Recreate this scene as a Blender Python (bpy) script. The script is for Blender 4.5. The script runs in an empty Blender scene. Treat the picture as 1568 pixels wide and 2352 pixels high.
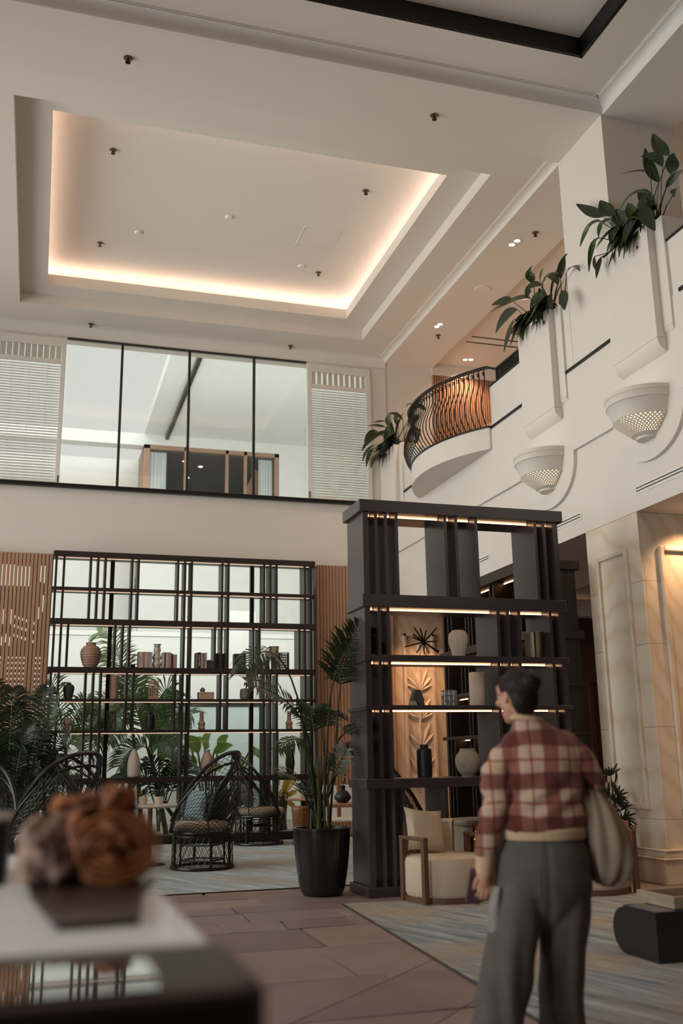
import bpy, bmesh, math, random
import numpy as np
from mathutils import Vector, Matrix
random.seed(7)
C = bpy.context.scene.collection
scene = bpy.context.scene
PI = math.pi

# ------------------------------------------------------------------ camera
CAMH = 1.28
YAW, PITCH, ROLL = 0.29756994, 0.24484227, -0.01593647
def cam_rot():
    cy, sy, cp, sp = math.cos(YAW), math.sin(YAW), math.cos(PITCH), math.sin(PITCH)
    cr, sr = math.cos(ROLL), math.sin(ROLL)
    f = np.array([sy*cp, cy*cp, sp]); r = np.array([cy, -sy, 0.0]); u = np.cross(r, f)
    return np.stack([cr*r + sr*u, -sr*r + cr*u, -f], 1)
RC = cam_rot(); FPX = 2265.28
CPOS = np.array([0, 0, CAMH])
cd = bpy.data.cameras.new('camera'); cam = bpy.data.objects.new('camera', cd); C.objects.link(cam)
m4 = Matrix([list(RC[0])+[0], list(RC[1])+[0], list(RC[2])+[CAMH], [0, 0, 0, 1]])
cam.matrix_world = m4
cd.sensor_fit = 'HORIZONTAL'; cd.sensor_width = 36.0; cd.lens = 36.0*FPX/1568.0
cd.clip_start = 0.05; cd.clip_end = 200
cd.dof.use_dof = True; cd.dof.focus_distance = 12.0; cd.dof.aperture_fstop = 2.0
scene.camera = cam
def ray(px, py): return RC @ np.array([px-784.0, -(py-1176.0), -FPX])
def onX(px, py, X): d = ray(px, py); return CPOS + d*(X/d[0])
def onY(px, py, Y): d = ray(px, py); return CPOS + d*(Y/d[1])
def onZ(px, py, Z): d = ray(px, py); return CPOS + d*((Z-CAMH)/d[2])

# ------------------------------------------------------------------ world, lights, exposure
scene.view_settings.view_transform = 'Standard'
scene.view_settings.look = 'None'
scene.view_settings.gamma = 1.0
scene.view_settings.use_curve_mapping = False
scene.view_settings.exposure = 0.0
w = bpy.data.worlds.new('world'); scene.world = w; w.use_nodes = True
bg = w.node_tree.nodes['Background']
bg.inputs[0].default_value = (0.945, 0.95, 0.89, 1); bg.inputs[1].default_value = 0.75
def area(name, loc, rot, sx, sy, power, col, spread=PI):
    l = bpy.data.lights.new(name, 'AREA'); l.shape = 'RECTANGLE'; l.size = sx; l.size_y = sy
    l.energy = power; l.color = col; l.spread = spread
    o = bpy.data.objects.new(name, l); C.objects.link(o); o.location = loc; o.rotation_euler = rot
    return o
def spot(name, loc, power, col, angle=1.6, blend=0.8, rot=(0, 0, 0), rad=0.05):
    l = bpy.data.lights.new(name, 'SPOT'); l.energy = power; l.color = col; l.spot_size = angle; l.spot_blend = blend
    l.shadow_soft_size = rad
    o = bpy.data.objects.new(name, l); C.objects.link(o); o.location = loc; o.rotation_euler = rot
    return o
WARM = (1.0, 0.60, 0.32)
# daylight through the tall side glazing on the left and over the garden court behind the bookcase
area('side_daylight', (-4.4, 12.5, 5.2), (0, -PI/2, 0), 6.5, 8.0, 680, (1.0, 0.975, 0.955))
# daylight through the glazed doors on the left beside the camera
area('door_daylight', (-4.5, 2.2, 1.9), (0, -PI/2-0.12, 0), 2.4, 3.4, 330, (0.86, 0.94, 1.0))
# open sky over the garden court, then an added hidden fill facing the facade
area('court_sky', (1.0, 20.4, 13.5), (0, 0, 0), 16, 5.0, 850, (0.98, 1.0, 0.98))
area('court_facade_fill', (3.0, 17.9, 5.3), (PI/2+0.25, 0, 0), 9.0, 1.0, 380, (0.98, 1.0, 0.98))
# lamps of the coffered ceiling above the camera
area('lobby_ceiling_lamps', (1.0, 2.8, 9.5), (0, 0, 0), 4.5, 6.0, 165, (1.0, 0.74, 0.56))

# ------------------------------------------------------------------ materials
def lin(h):
    if isinstance(h, str):
        h = h.lstrip('#'); c = [int(h[i:i+2], 16)/255 for i in (0, 2, 4)]
    else: c = [v/255 for v in h]
    return tuple((x/12.92 if x <= 0.04045 else ((x+0.055)/1.055)**2.4) for x in c) + (1.0,)
class NT:
    def __init__(s, name):
        s.m = bpy.data.materials.new(name); s.m.use_nodes = True; s.t = s.m.node_tree
        s.b = s.t.nodes['Principled BSDF']; s.o = s.t.nodes['Material Output']
    def n(s, typ, **kw):
        x = s.t.nodes.new(typ)
        for k, v in kw.items():
            if k.startswith('i_'):
                key = k[2:]; key = int(key) if key.isdigit() else key
                x.inputs[key].default_value = v
            else: setattr(x, k, v)
        return x
    def l(s, a, b): s.t.links.new(a, b)
    def ramp(s, fac, stops):
        r = s.n('ShaderNodeValToRGB'); e = r.color_ramp.elements
        e[0].position, e[0].color = stops[0]; e[1].position, e[1].color = stops[-1]
        for p, c in stops[1:-1]:
            q = e.new(p); q.color = c
        s.l(fac, r.inputs[0]); return r.outputs[0]
    def coords(s, scale=(1, 1, 1), rot=(0, 0, 0), kind='Object'):
        tc = s.n('ShaderNodeTexCoord'); mp = s.n('ShaderNodeMapping')
        mp.inputs['Scale'].default_value = scale; mp.inputs['Rotation'].default_value = rot
        s.l(tc.outputs[kind], mp.inputs[0]); return mp.outputs[0]
    def streak(s, scale, rot):
        m = s.n('ShaderNodeMapping'); m.inputs['Scale'].default_value = scale; s.l(s.coords((1, 1, 1), (0, 0, rot)), m.inputs[0]); return m.outputs[0]
    def noise(s, vec, scale=5, detail=4, rough=0.55, dist=0.0):
        x = s.n('ShaderNodeTexNoise'); x.inputs['Scale'].default_value = scale; x.inputs['Detail'].default_value = detail
        x.inputs['Roughness'].default_value = rough; x.inputs['Distortion'].default_value = dist
        s.l(vec, x.inputs['Vector']); return x.outputs[0]
    def bump(s, h, strength=0.2, dist=0.01):
        x = s.n('ShaderNodeBump'); x.inputs['Strength'].default_value = strength; x.inputs['Distance'].default_value = dist
        s.l(h, x.inputs['Height']); s.l(x.outputs[0], s.b.inputs['Normal'])
def mat(name, col, rough=0.5, metal=0.0, var=0.08, scale=6.0, bump=0.0, stretch=(1, 1, 1), spec=None, col2=None, sheen=0.0, coat=0.0, trans=0.0, rot=(0, 0, 0)):
    s = NT(name); c = lin(col)
    c2 = lin(col2) if col2 else tuple(max(0, x*(1-2*var)) for x in c[:3])+(1,)
    f = s.noise(s.coords(stretch, rot), scale)
    s.l(s.ramp(f, [(0.3, c2), (0.7, c)]), s.b.inputs['Base Color'])
    s.b.inputs['Roughness'].default_value = rough; s.b.inputs['Metallic'].default_value = metal
    if spec is not None: s.b.inputs['Specular IOR Level'].default_value = spec
    if sheen: s.b.inputs['Sheen Weight'].default_value = sheen
    if coat: s.b.inputs['Coat Weight'].default_value = coat; s.b.inputs['Coat Roughness'].default_value = 0.05
    if trans: s.b.inputs['Transmission Weight'].default_value = trans
    if bump: s.bump(f, bump)
    return s.m
def emit(name, col, strength):
    s = NT(name); e = s.n('ShaderNodeEmission'); e.inputs[0].default_value = lin(col); e.inputs[1].default_value = strength
    s.l(e.outputs[0], s.o.inputs[0]); return s.m
def glass_mat(name, tint=(0.98, 0.99, 0.98), refl=0.07):
    s = NT(name); t = s.n('ShaderNodeBsdfTransparent'); t.inputs[0].default_value = tint+(1,)
    g = s.n('ShaderNodeBsdfGlossy'); g.inputs['Roughness'].default_value = 0.02
    fr = s.n('ShaderNodeFresnel'); fr.inputs[0].default_value = 1.35
    mx = s.n('ShaderNodeMixShader'); s.l(fr.outputs[0], mx.inputs[0]); s.l(t.outputs[0], mx.inputs[1]); s.l(g.outputs[0], mx.inputs[2])
    s.l(mx.outputs[0], s.o.inputs[0]); return s.m
def leaf_mat(name, col, col2, trans=0.25, rough=0.35):
    s = NT(name); f = s.noise(s.coords(), 3.0)
    c = s.ramp(f, [(0.35, lin(col2)), (0.7, lin(col))])
    s.l(c, s.b.inputs['Base Color']); s.b.inputs['Roughness'].default_value = rough
    tr = s.n('ShaderNodeBsdfTranslucent'); s.l(c, tr.inputs[0]); mx = s.n('ShaderNodeMixShader'); mx.inputs[0].default_value = trans
    s.l(s.b.outputs[0], mx.inputs[1]); s.l(tr.outputs[0], mx.inputs[2]); s.l(mx.outputs[0], s.o.inputs[0]); return s.m
def sand_mat(name, c1, c2, c3, rough=0.45, rot=(0.3, 0.5, 0.2)):
    s = NT(name); v = s.coords((1, 1, 1), rot)
    wv = s.n('ShaderNodeTexWave'); wv.inputs['Scale'].default_value = 1.5; wv.inputs['Distortion'].default_value = 9.0; wv.inputs['Detail'].default_value = 3.0
    wv.inputs['Detail Scale'].default_value = 0.7
    s.l(v, wv.inputs[0])
    s.l(s.ramp(wv.outputs['Fac'], [(0.0, lin(c3)), (0.25, lin(c2)), (0.8, lin(c1)), (1.0, lin(c1))]), s.b.inputs['Base Color'])
    s.b.inputs['Roughness'].default_value = rough
    s.bump(s.noise(v, 40), 0.06); return s.m
def wood_mat(name, c1, c2, rough=0.5, scale=4.0, stretch=(14, 14, 0.7), bump=0.05):
    s = NT(name); f = s.noise(s.coords(stretch), scale, 5, 0.6, 0.6)
    s.l(s.ramp(f, [(0.3, lin(c2)), (0.7, lin(c1))]), s.b.inputs['Base Color'])
    s.b.inputs['Roughness'].default_value = rough; s.bump(f, bump); return s.m
M = {}
M['white'] = mat('white_paint', '#e0d9d0', 0.65, var=0.01, scale=2)
M['ceil'] = mat('ceiling_paint', '#e5ddd3', 0.8, var=0.01, scale=1)
M['trimw'] = mat('white_trim_paint', '#e6e1d8', 0.5, var=0.01)
M['blackmetal'] = mat('black_metal', '#14110f', 0.4, 0.3, 0.05)
M['darkwood'] = wood_mat('dark_stained_timber', '#2e211c', '#241915', 0.42)
M['darkpanel'] = wood_mat('brown_wall_panel', '#4a3226', '#3c281e', 0.5)
M['timber'] = wood_mat('oak_slat_timber', '#bb9175', '#a67d60', 0.55)
M['timberback'] = wood_mat('oak_backing_timber', '#7d5a42', '#6b4b36', 0.6)
M['sand'] = sand_mat('cream_sandstone', '#e2d4c0', '#dfcfba', '#d9c6ac')
M['sandwarm'] = sand_mat('relief_sandstone', '#e0c3a6', '#dcbd9f', '#d5b292')
M['led'] = emit('warm_led_strip', '#ffc48f', 6.0)
M['cove'] = emit('cove_led_strip', '#ffe3d2', 13.0)
M['lamp'] = emit('downlight_lamp', '#ffe3c4', 6.0)
M['glass'] = glass_mat('window_glass')
M['bronze'] = mat('dark_bronze_frame', '#3a3330', 0.4, 0.5, 0.05)

# ------------------------------------------------------------------ mesh helpers
class MB:
    def __init__(s): s.v = []; s.f = []
    def add(s, vs, fs):
        o = len(s.v); s.v += [tuple(v) for v in vs]; s.f += [tuple(i+o for i in f) for f in fs]; return s
    def box(s, x0, x1, y0, y1, z0, z1):
        v = [(x, y, z) for z in (z0, z1) for y in (y0, y1) for x in (x0, x1)]
        return s.add(v, [(0, 2, 3, 1), (4, 5, 7, 6), (0, 1, 5, 4), (2, 6, 7, 3), (0, 4, 6, 2), (1, 3, 7, 5)])
    def obox(s, c, size, rz=0.0, rx=0.0, ry=0.0):
        Mx = Matrix.Translation(c) @ Matrix.Rotation(rz, 4, 'Z') @ Matrix.Rotation(ry, 4, 'Y') @ Matrix.Rotation(rx, 4, 'X')
        a, b, d = size[0]/2, size[1]/2, size[2]/2
        v = [Mx @ Vector((x, y, z)) for z in (-d, d) for y in (-b, b) for x in (-a, a)]
        return s.add(v, [(0, 2, 3, 1), (4, 5, 7, 6), (0, 1, 5, 4), (2, 6, 7, 3), (0, 4, 6, 2), (1, 3, 7, 5)])
    def prism(s, poly, a, b, axis='z'):
        n = len(poly)
        def P(p, t): return {'z': (p[0], p[1], t), 'y': (p[0], t, p[1]), 'x': (t, p[0], p[1])}[axis]
        vs = [P(p, a) for p in poly] + [P(p, b) for p in poly]
        fs = [tuple(range(n))[::-1], tuple(range(n, 2*n))] + [(i, (i+1) % n, n+(i+1) % n, n+i) for i in range(n)]
        return s.add(vs, fs)
    def lathe(s, prof, n=24, c=(0, 0, 0), a0=0.0, a1=2*PI, rfun=None, caps=(True, True)):
        full = abs(a1-a0-2*PI) < 1e-6; k = n if full else n+1
        vs = []
        for r, z in prof:
            for i in range(k):
                a = a0+(a1-a0)*i/n; rr = r*(rfun(a, z) if rfun else 1)
                vs.append((c[0]+rr*math.cos(a), c[1]+rr*math.sin(a), c[2]+z))
        fs = []
        for j in range(len(prof)-1):
            for i in range(n):
                i2 = (i+1) % k
                fs.append((j*k+i, j*k+i2, (j+1)*k+i2, (j+1)*k+i))
        if full and tuple(prof[0]) != tuple(prof[-1]):
            if caps[0] and prof[0][0] > 1e-4: fs.append(tuple(range(k))[::-1])
            if caps[1] and prof[-1][0] > 1e-4: fs.append(tuple((len(prof)-1)*k+i for i in range(k)))
        return s.add(vs, fs)
    def tube(s, pts, r, n=8, closed=False):
        pts = [Vector(p) for p in pts]; m = len(pts); rs = r if isinstance(r, (list, tuple)) else [r]*m
        up = None; vs = []
        for i, p in enumerate(pts):
            if closed: t = pts[(i+1) % m]-pts[i-1]
            else: t = pts[min(i+1, m-1)]-pts[max(i-1, 0)]
            if t.length < 1e-9: t = Vector((0, 0, 1))
            t.normalize()
            if up is None: up = t.orthogonal().normalized()
            up = (up-t*up.dot(t))
            if up.length < 1e-6: up = t.orthogonal()
            up.normalize(); b = t.cross(up)
            for k in range(n):
                a = 2*PI*k/n; vs.append(p+(up*math.cos(a)+b*math.sin(a))*rs[i])
        fs = []
        for i in range(m if closed else m-1):
            j = (i+1) % m
            for k in range(n):
                fs.append((i*n+k, i*n+(k+1) % n, j*n+(k+1) % n, j*n+k))
        if not closed: fs += [tuple(range(n))[::-1], tuple((m-1)*n+k for k in range(n))]
        return s.add(vs, fs)
    def ball(s, c, r, n=12, sq=(1, 1, 1)):
        prof = [(max(1e-5, math.sin(PI*i/n)), -math.cos(PI*i/n)) for i in range(n+1)]
        o = len(s.v); s.lathe([(a*r, b*r) for a, b in prof], n*2)
        for i in range(o, len(s.v)):
            v = s.v[i]; s.v[i] = (c[0]+v[0]*sq[0], c[1]+v[1]*sq[1], c[2]+v[2]*sq[2])
        return s
    def grid(s, P):
        a, b = len(P), len(P[0])
        return s.add([p for row in P for p in row], [(i*b+j, i*b+j+1, (i+1)*b+j+1, (i+1)*b+j) for i in range(a-1) for j in range(b-1)])
    def xf(s, Mx, start=0):
        for i in range(start, len(s.v)): s.v[i] = tuple(Mx @ Vector(s.v[i]))
        return s
    def mesh(s, name):
        me = bpy.data.meshes.new(name); me.from_pydata(s.v, [], s.f); me.update(); return me
def tag(o, label=None, cat=None, group=None, kind=None):
    if label: o['label'] = label
    if cat: o['category'] = cat
    if group: o['group'] = group
    if kind: o['kind'] = kind
    return o
def link(name, me, mt, parent=None, loc=None):
    o = bpy.data.objects.new(name, me); C.objects.link(o)
    if mt and me and not me.materials: me.materials.append(mt)
    if parent: o.parent = parent
    if loc: o.location = loc
    return o
def B(mb, name, mt, parent=None, label=None, cat=None, group=None, kind=None, bevel=0, smooth=False, loc=None, rz=0, seg=2, fix=False):
    me = mb.mesh(name)
    if fix:
        b = bmesh.new(); b.from_mesh(me); bmesh.ops.recalc_face_normals(b, faces=b.faces); b.to_mesh(me); b.free()
    if smooth:
        me.polygons.foreach_set('use_smooth', [True]*len(me.polygons)); me.set_sharp_from_angle(angle=0.7)
    o = link(name, me, mt, parent, loc)
    if rz: o.rotation_euler.z = rz
    if bevel:
        md = o.modifiers.new('bevel', 'BEVEL'); md.width = bevel; md.segments = seg; md.limit_method = 'ANGLE'
    return tag(o, label, cat, group, kind)
def E(name, label, cat, loc=(0, 0, 0), rz=0.0, group=None):
    o = bpy.data.objects.new(name, None); C.objects.link(o); o.location = loc; o.rotation_euler = (0, 0, rz); o.empty_display_size = 0.1
    return tag(o, label, cat, group)
def S(mb, name, mt, parent=None, **kw):
    return B(mb, name, mt, parent, kind='structure', **kw)
def kids(o): return [c for c in C.objects if c.parent is o]
def dup(o, loc, rz=None, label=None, parent=None, scale=None):
    c = o.copy(); C.objects.link(c)
    if parent is not None: c.parent = parent
    if loc is not None: c.location = loc
    if rz is not None: c.rotation_euler.z = rz
    if scale: c.scale = (scale,)*3 if not isinstance(scale, tuple) else scale
    if label: c['label'] = label
    for k in kids(o): dup(k, None, None, None, c)
    return c
# ------------------------------------------------------------------ room shell
XR, YB = 6.2, 17.15
ZS, ZB = 3.87, 8.84          # soffit under the gallery, beam soffit
ZC, ZN = 8.93, 8.98          # ceiling of the bay, ceiling near the camera
floor_o = S(MB().box(-5, 12, -3, 17.6, -0.12, -0.012), 'floor', mat('mortar_bed', '#705a50', 0.9))
# back wall: spandrel, head, end strip
bw = MB()
bw.box(-5, 6.2, YB, YB+0.3, 4.70, 5.93)
bw.box(-5, 6.2, YB, YB+0.3, 8.70, 9.9)
bw.box(5.90, 6.2, YB-0.02, YB+0.3, 5.93, 8.70)
bw.box(-5, -1.12, YB, YB+0.3, 5.93, 8.70)
bw.box(4.72, 6.2, YB+0.06, YB+0.3, 0, 4.70)
bw.box(-5, -1.4, YB, YB+0.3, 0, 4.70)
wall_back = S(bw, 'wall_back', M['white'])
S(MB().box(-1.12, 5.92, YB-0.10, YB+0.02, 5.90, 5.965), 'trim_sill', M['blackmetal'])
# left wall: solid near the camera, tall glazed bays further in
lw = MB()
lw.box(-4.2, -4.0, -3, 0.4, 0, 9.9); lw.box(-4.2, -4.0, 0.4, 4.0, 3.2, 9.9); lw.box(-4.2, -4.0, 4.0, 7.6, 0, 9.9); lw.box(-4.2, -4.0, 16.6, 17.2, 0, 9.9); lw.box(-4.2, -4.0, 7.6, 16.6, 8.3, 9.9); lw.box(-4.2, -4.0, 7.6, 16.6, 0, 0.3)
S(lw, 'wall_left', M['white'])
wl = MB()
for y in (7.6, 9.8, 12.1, 14.4, 16.6): wl.box(-4.14, -4.02, y-0.05, y+0.05, 0.3, 8.3)
for z in (0.3, 3.0, 5.6, 8.25): wl.box(-4.14, -4.02, 7.6, 16.6, z, z+0.07)
wside = S(wl, 'window_4', M['bronze'])
S(MB().box(-4.09, -4.07, 7.6, 16.6, 0.3, 8.3), 'pane', M['glass'], wside)
nb = MB().box(-4.2, 12, -3.2, -3.0, 0, 9.9)
S(nb, 'wall_front', M['darkpanel'])
dl = MB()
for y in (0.4, 1.6, 2.8, 4.0): dl.box(-4.14, -4.04, y-0.05, y+0.05, 0, 3.2)
dl.box(-4.14, -4.04, 0.4, 4.0, 3.1, 3.2)
door1 = S(dl, 'door_1', M['bronze']); S(MB().box(-4.1, -4.08, 0.4, 4.0, 0.02, 3.1), 'pane', M['glass'], door1)
# ceiling pieces
def frame_rect(mb, X0, X1, Y0, Y1, x0, x1, y0, y1, z0, z1):
    mb.box(X0, x0, Y0, Y1, z0, z1); mb.box(x1, X1, Y0, Y1, z0, z1)
    mb.box(x0, x1, Y0, y0, z0, z1); mb.box(x0, x1, y1, Y1, z0, z1)
ox0, ox1, oy0, oy1 = -0.665, 5.485, 10.74, 16.37
ix0, ix1, iy0, iy1 = -0.225, 5.05, 11.2, 15.98
ce = MB()
frame_rect(ce, -4.2, XR, 10.13, YB, ox0, ox1, oy0, oy1, ZC, ZC+0.20)
S(ce, 'ceiling', M['ceil'])
ce = MB(); frame_rect(ce, ox0-0.3, ox1+0.3, oy0-0.3, oy1+0.3, ix0, ix1, iy0, iy1, ZC+0.20, ZC+0.39)
S(ce, 'ceiling_step', M['ceil'])
ct = MB(); ct.box(ix0-0.9, ix1+0.9, iy0-0.9, iy1+0.9, 9.56, 9.7); frame_rect(ct, ix0-0.9, ix1+0.9, iy0-0.9, iy1+0.9, ix0-0.42, ix1+0.42, iy0-0.42, iy1+0.42, ZC+0.39, 9.6)
S(ct, 'ceiling_top', M['ceil'])
cove = E('cove_light', 'warm LED strip hidden along all four sides of the lit ceiling recess', 'light', (0, 0, 9.33))
for i, (a, b, c, d) in enumerate([(ix0-0.3, ix1+0.3, iy0-0.3, iy0-0.27), (ix0-0.3, ix1+0.3, iy1+0.27, iy1+0.3), (ix0-0.3, ix0-0.27, iy0-0.25, iy1+0.25), (ix1+0.27, ix1+0.3, iy0-0.25, iy1+0.25)]):
    B(MB().box(a, b, c, d, 0.0, 0.025), 'led_strip', M['cove'], cove)
S(MB().box(-4.2, XR+0.2, 9.09, 10.13, ZB, 9.9), 'ceiling_beam', M['ceil'])
# near bay with dark framed recess
nx1, ny1 = 5.52, 8.40
cn = MB(); frame_rect(cn, -4.2, XR, -3, 9.09, -2.8, nx1, -1.5, ny1, ZN, ZN+0.18)
S(cn, 'ceiling_near', M['ceil'])

df = MB(); t = 0.03
df.box(-2.8, nx1, ny1-t, ny1+0.01, ZN-0.003, ZN+0.23); df.box(nx1-t, nx1+0.01, -1.5, ny1+0.01, ZN-0.003, ZN+0.23); df.box(-2.8, -2.8+t, -1.5, ny1, ZN-0.003, ZN+0.23)
S(df, 'trim_1', M['blackmetal'])
cn2 = MB(); frame_rect(cn2, -3, nx1+0.2, -1.7, ny1+0.2, -1.6, 4.3, -0.5, 7.2, ZN+0.23, ZN+0.45); cn2.box(-3, nx1+0.2, -1.7, ny1+0.2, ZN+0.62, ZN+0.8)
S(cn2, 'ceiling_recess', M['ceil'])
# cornices: stepped cove profile swept along walls
def corn_prof(w, h):   # offsets (out from wall, below ceiling)
    pts = [(0, 0), (0, -h), (0.012, -h), (0.02, -h+0.012)]
    for i in range(7):
        a = PI/2*i/6; pts.append((0.02+(w-0.055)*(1-math.cos(a)), -h+0.012+(h-0.03)*math.sin(a)))
    pts += [(w-0.03, -0.018), (w-0.018, -0.018), (w-0.018, -0.008), (w, -0.008), (w, 0)]
    return pts
def cornice(name, p, q, inward, ztop, w=0.15, h=0.09, mt=None):
    mb = MB(); pr = corn_prof(w, h); n = len(pr)
    d = Vector((q[0]-p[0], q[1]-p[1], 0)).normalized()
    vs = []
    for base, s in ((p, 1), (q, -1)):
        for o, z in pr: vs.append((base[0]+inward[0]*o+d.x*o*s*0, base[1]+inward[1]*o, ztop+z))
    fs = [(i, (i+1) % n, n+(i+1) % n, n+i) for i in range(n)] + [tuple(range(n)), tuple(range(n, 2*n))[::-1]]
    mb.add(vs, fs); return S(mb, name, mt or M['trimw'], smooth=True, fix=True)
cornice('trim_2', (XR, 10.13), (XR, YB), (-1, 0), ZC)
cornice('trim_3', (-4, YB), (XR, YB), (0, -1), ZC, 0.15, 0.2)
cornice('trim_4', (-4, 9.09), (XR, 9.09), (0, -1), ZN, 0.16, 0.14)
cornice('trim_5', (XR, -3), (XR, 9.09), (-1, 0), ZN, 0.16, 0.14)
# right side: lower fascia, proud upper band with U shaped plaques, slab, soffit
SC = [8.72, 10.93, 13.14]         # sconce centres, spaced as the planters are
XL, XU = 6.20, 6.155
wr = MB(); wr.box(XL, 6.45, -3, YB, ZS, 5.5)
wall_right = S(wr, 'wall_right', M['white'])
S(MB().box(XU, XL+0.02, -3, YB, 4.925, 5.95), 'wall_right_band', M['white'])
for y in SC[:2]:
    pl = []
    for i in range(25):
        a = PI*i/24; pl.append((y+0.65*math.cos(a), 4.93-0.585*abs(math.sin(a))**0.85))
    S(MB().prism(pl, XU+0.001, XL+0.02, 'x'), 'wall_right_plaque', M['white'], fix=True)
S(MB().box(XR+0.02, 9.6, -3, YB+0.2, 5.5, 5.93), 'floor_gallery', M['white'])
S(MB().box(XR+0.25, 7.9, -3, YB+0.2, ZS, ZS+0.2), 'ceiling_soffit', M['ceil'])
co = MB(); co.box(7.9, 8.2, -3, YB+0.2, ZS, 4.5); co.box(7.9, 12.5, -3, YB+0.2, 4.9, 5.0); co.box(8.2, 12.5, 16.2, 17.2, 4.1, 4.9); co.box(8.2, 12.5, 16.7, 17.2, ZS, 4.9)
S(co, 'ceiling_corridor', M['ceil'])
# parapet with openings for the balcony and planters
def para(y0, y1, z1=6.59):
    S(MB().box(6.165, 6.29, y0, y1, 5.93, z1), 'wall_parapet', M['white'])
para(-3, 8.09); para(15.40, YB); para(11.31, 12.50)
S(MB().box(6.17, 7.2, 9.09, 10.14, 5.93, ZB+0.02), 'wall_pillar', M['white'])
para(10.14, 10.46, 6.9)
# dark shadow-line rails at gallery floor level
for i, (a, b) in enumerate([(9.23, 10.30), (11.45, 12.50), (15.42, 16.4), (7.0, 7.95)]):
    S(MB().box(6.135, 6.16, a, b, 5.935, 5.972), 'trim_rail', M['blackmetal'])
S(MB().box(6.15, 6.30, 11.31, 12.50, 6.588, 6.612), 'trim_cap', M['blackmetal'])
S(MB().box(6.15, 6.30, 6.5, 8.09, 6.588, 6.612), 'trim_cap', M['blackmetal'])
# slot air vents in the lower fascia
for (a, b) in ((9.15-0.05, 6.9), (10.30, 11.9), (12.9, 14.6)):
    y0, y1 = min(a, b), max(a, b)
    v = E('air_vent', 'linear slot air diffuser in the white fascia ' + {6.9: 'above the sandstone column', 11.9: 'behind the top of the tower shelf', 14.6: 'farthest along toward the windows'}[b], 'vent', (XL, y0, 4.10))
    B(MB().box(-0.006, 0.0, -0.03, y1-y0+0.03, -0.05, 0.05), 'vent_frame', M['trimw'], v)
    for dz in (-0.014, 0.020): B(MB().box(-0.010, -0.0055, 0, y1-y0, dz-0.005, dz+0.005), 'slot', M['blackmetal'], v)
# upper gallery interior
S(MB().box(9.4, 9.6, -3, YB+0.2, 5.93, 9.2), 'wall_gallery', M['white'])
S(MB().box(XR, 7.2, -3, 9.09, ZB, ZB+0.2), 'ceiling_gallery', M['ceil'])
S(MB().box(XR, 7.2, 10.14, YB+0.2, ZB, ZB+0.2), 'ceiling_gallery', M['ceil'])
S(MB().box(7.2, 9.6, -3, YB+0.2, ZB+0.12, ZB+0.3), 'ceiling_gallery', M['ceil'])
S(MB().box(XR, 7.2, YB, YB+0.2, 5.93, ZB), 'wall_gallery_end', M['white'])
sl = S(MB().box(7.2, 9.4, YB+0.02, YB+0.1, 5.93, 8.70), 'wall_slatted', M['timberback'])
S(MB().box(7.2, 9.4, YB-0.02, YB+0.1, 8.70, ZB+0.15), 'wall_slatted_head', M['white'])
slat_me = MB().box(-0.012, 0.012, -0.02, 0.02, 0, 2.75).mesh('slat')
for i in range(46): link('slat', slat_me, M['timber'], sl, (7.22+i*0.047, YB-0.005, 5.93))
# soffit wall ends: relief wall of sandstone under the gallery end
rel = S(MB().box(XR, 8.2, 17.05, 17.35, 0, ZS), 'wall_relief', M['sandwarm'])
for i, (a, b) in enumerate([(6.36, 6.42), (6.91, 6.97)]): B(MB().box(a, b, 17.0, 17.06, 0.86, 3.5), 'frame_bar', M['sandwarm'], rel, bevel=0.01)
B(MB().box(6.36, 6.97, 17.0, 17.06, 3.44, 3.5), 'frame_bar', M['sandwarm'], rel, bevel=0.01)
B(MB().box(6.36, 6.97, 17.0, 17.06, 0.86, 0.93), 'frame_bar', M['sandwarm'], rel, bevel=0.01)
for z, h, o in ((0.0, 0.22, 0.05), (0.22, 0.03, 0.07), (0.31, 0.03, 0.05)): B(MB().box(XR, 8.2, 17.05-o, 17.06, z, z+h), 'base_moulding', M['sandwarm'], rel, bevel=0.008)
def relief_leaf(cx, cz, ln, wd, ang, mb, th=0.035):
    P = []
    for i in range(9):
        t = i/8; row = []
        hw = wd*math.sin(PI*min(1, t*0.93+0.04))**0.8
        for j in range(5):
            u = (j-2)/2; h = th*(1-abs(u)**1.5)*(0.4+0.6*math.sin(PI*t)) + (0.008 if j == 2 else 0)
            x = u*hw; z = t*ln
            row.append((cx+x*math.cos(ang)+z*math.sin(ang), 17.052-h, cz-x*math.sin(ang)+z*math.cos(ang)))
        P.append(row)
    mb.grid(P)
rl = MB(); cx0 = 6.665
for (z, spread, n, ln) in ((2.45, 1.15, 7, 0.42), (1.95, 1.2, 8, 0.40), (1.45, 0.8, 5, 0.45), (0.98, 0.7, 5, 0.5), (2.9, 0.9, 5, 0.4)):
    for i in range(n):
        a = -spread+2*spread*i/(n-1); l2 = min(ln, 0.235/max(0.25, abs(math.sin(a))))
        relief_leaf(cx0, z, l2, 0.05+0.02*(i % 2), a, rl)
rl.tube([(6.66, 17.035, 0.95), (6.64, 17.03, 1.6), (6.67, 17.03, 2.3), (6.665, 17.03, 3.0)], 0.022)
B(rl, 'carved_leaf_relief', M['sandwarm'], rel, smooth=True, kind='stuff')
# corridor beyond the columns
S(MB().box(8.2, 12.5, 17.0, 17.2, 0, ZS+0.04), 'wall_corridor', M['darkpanel'])
S(MB().box(12.2, 12.4, -3, 17.2, 0, 5.0), 'wall_corridor_side', M['darkpanel'])
wc = MB()
for x in (8.5, 9.3, 10.1, 10.9, 11.7): wc.box(x, x+0.09, 16.96, 17.0, 0.1, 2.7)
for z in (0.1, 2.62): wc.box(8.2, 12.2, 16.965, 17.0, z, z+0.1)
S(wc, 'trim_6', M['darkpanel'])
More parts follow.
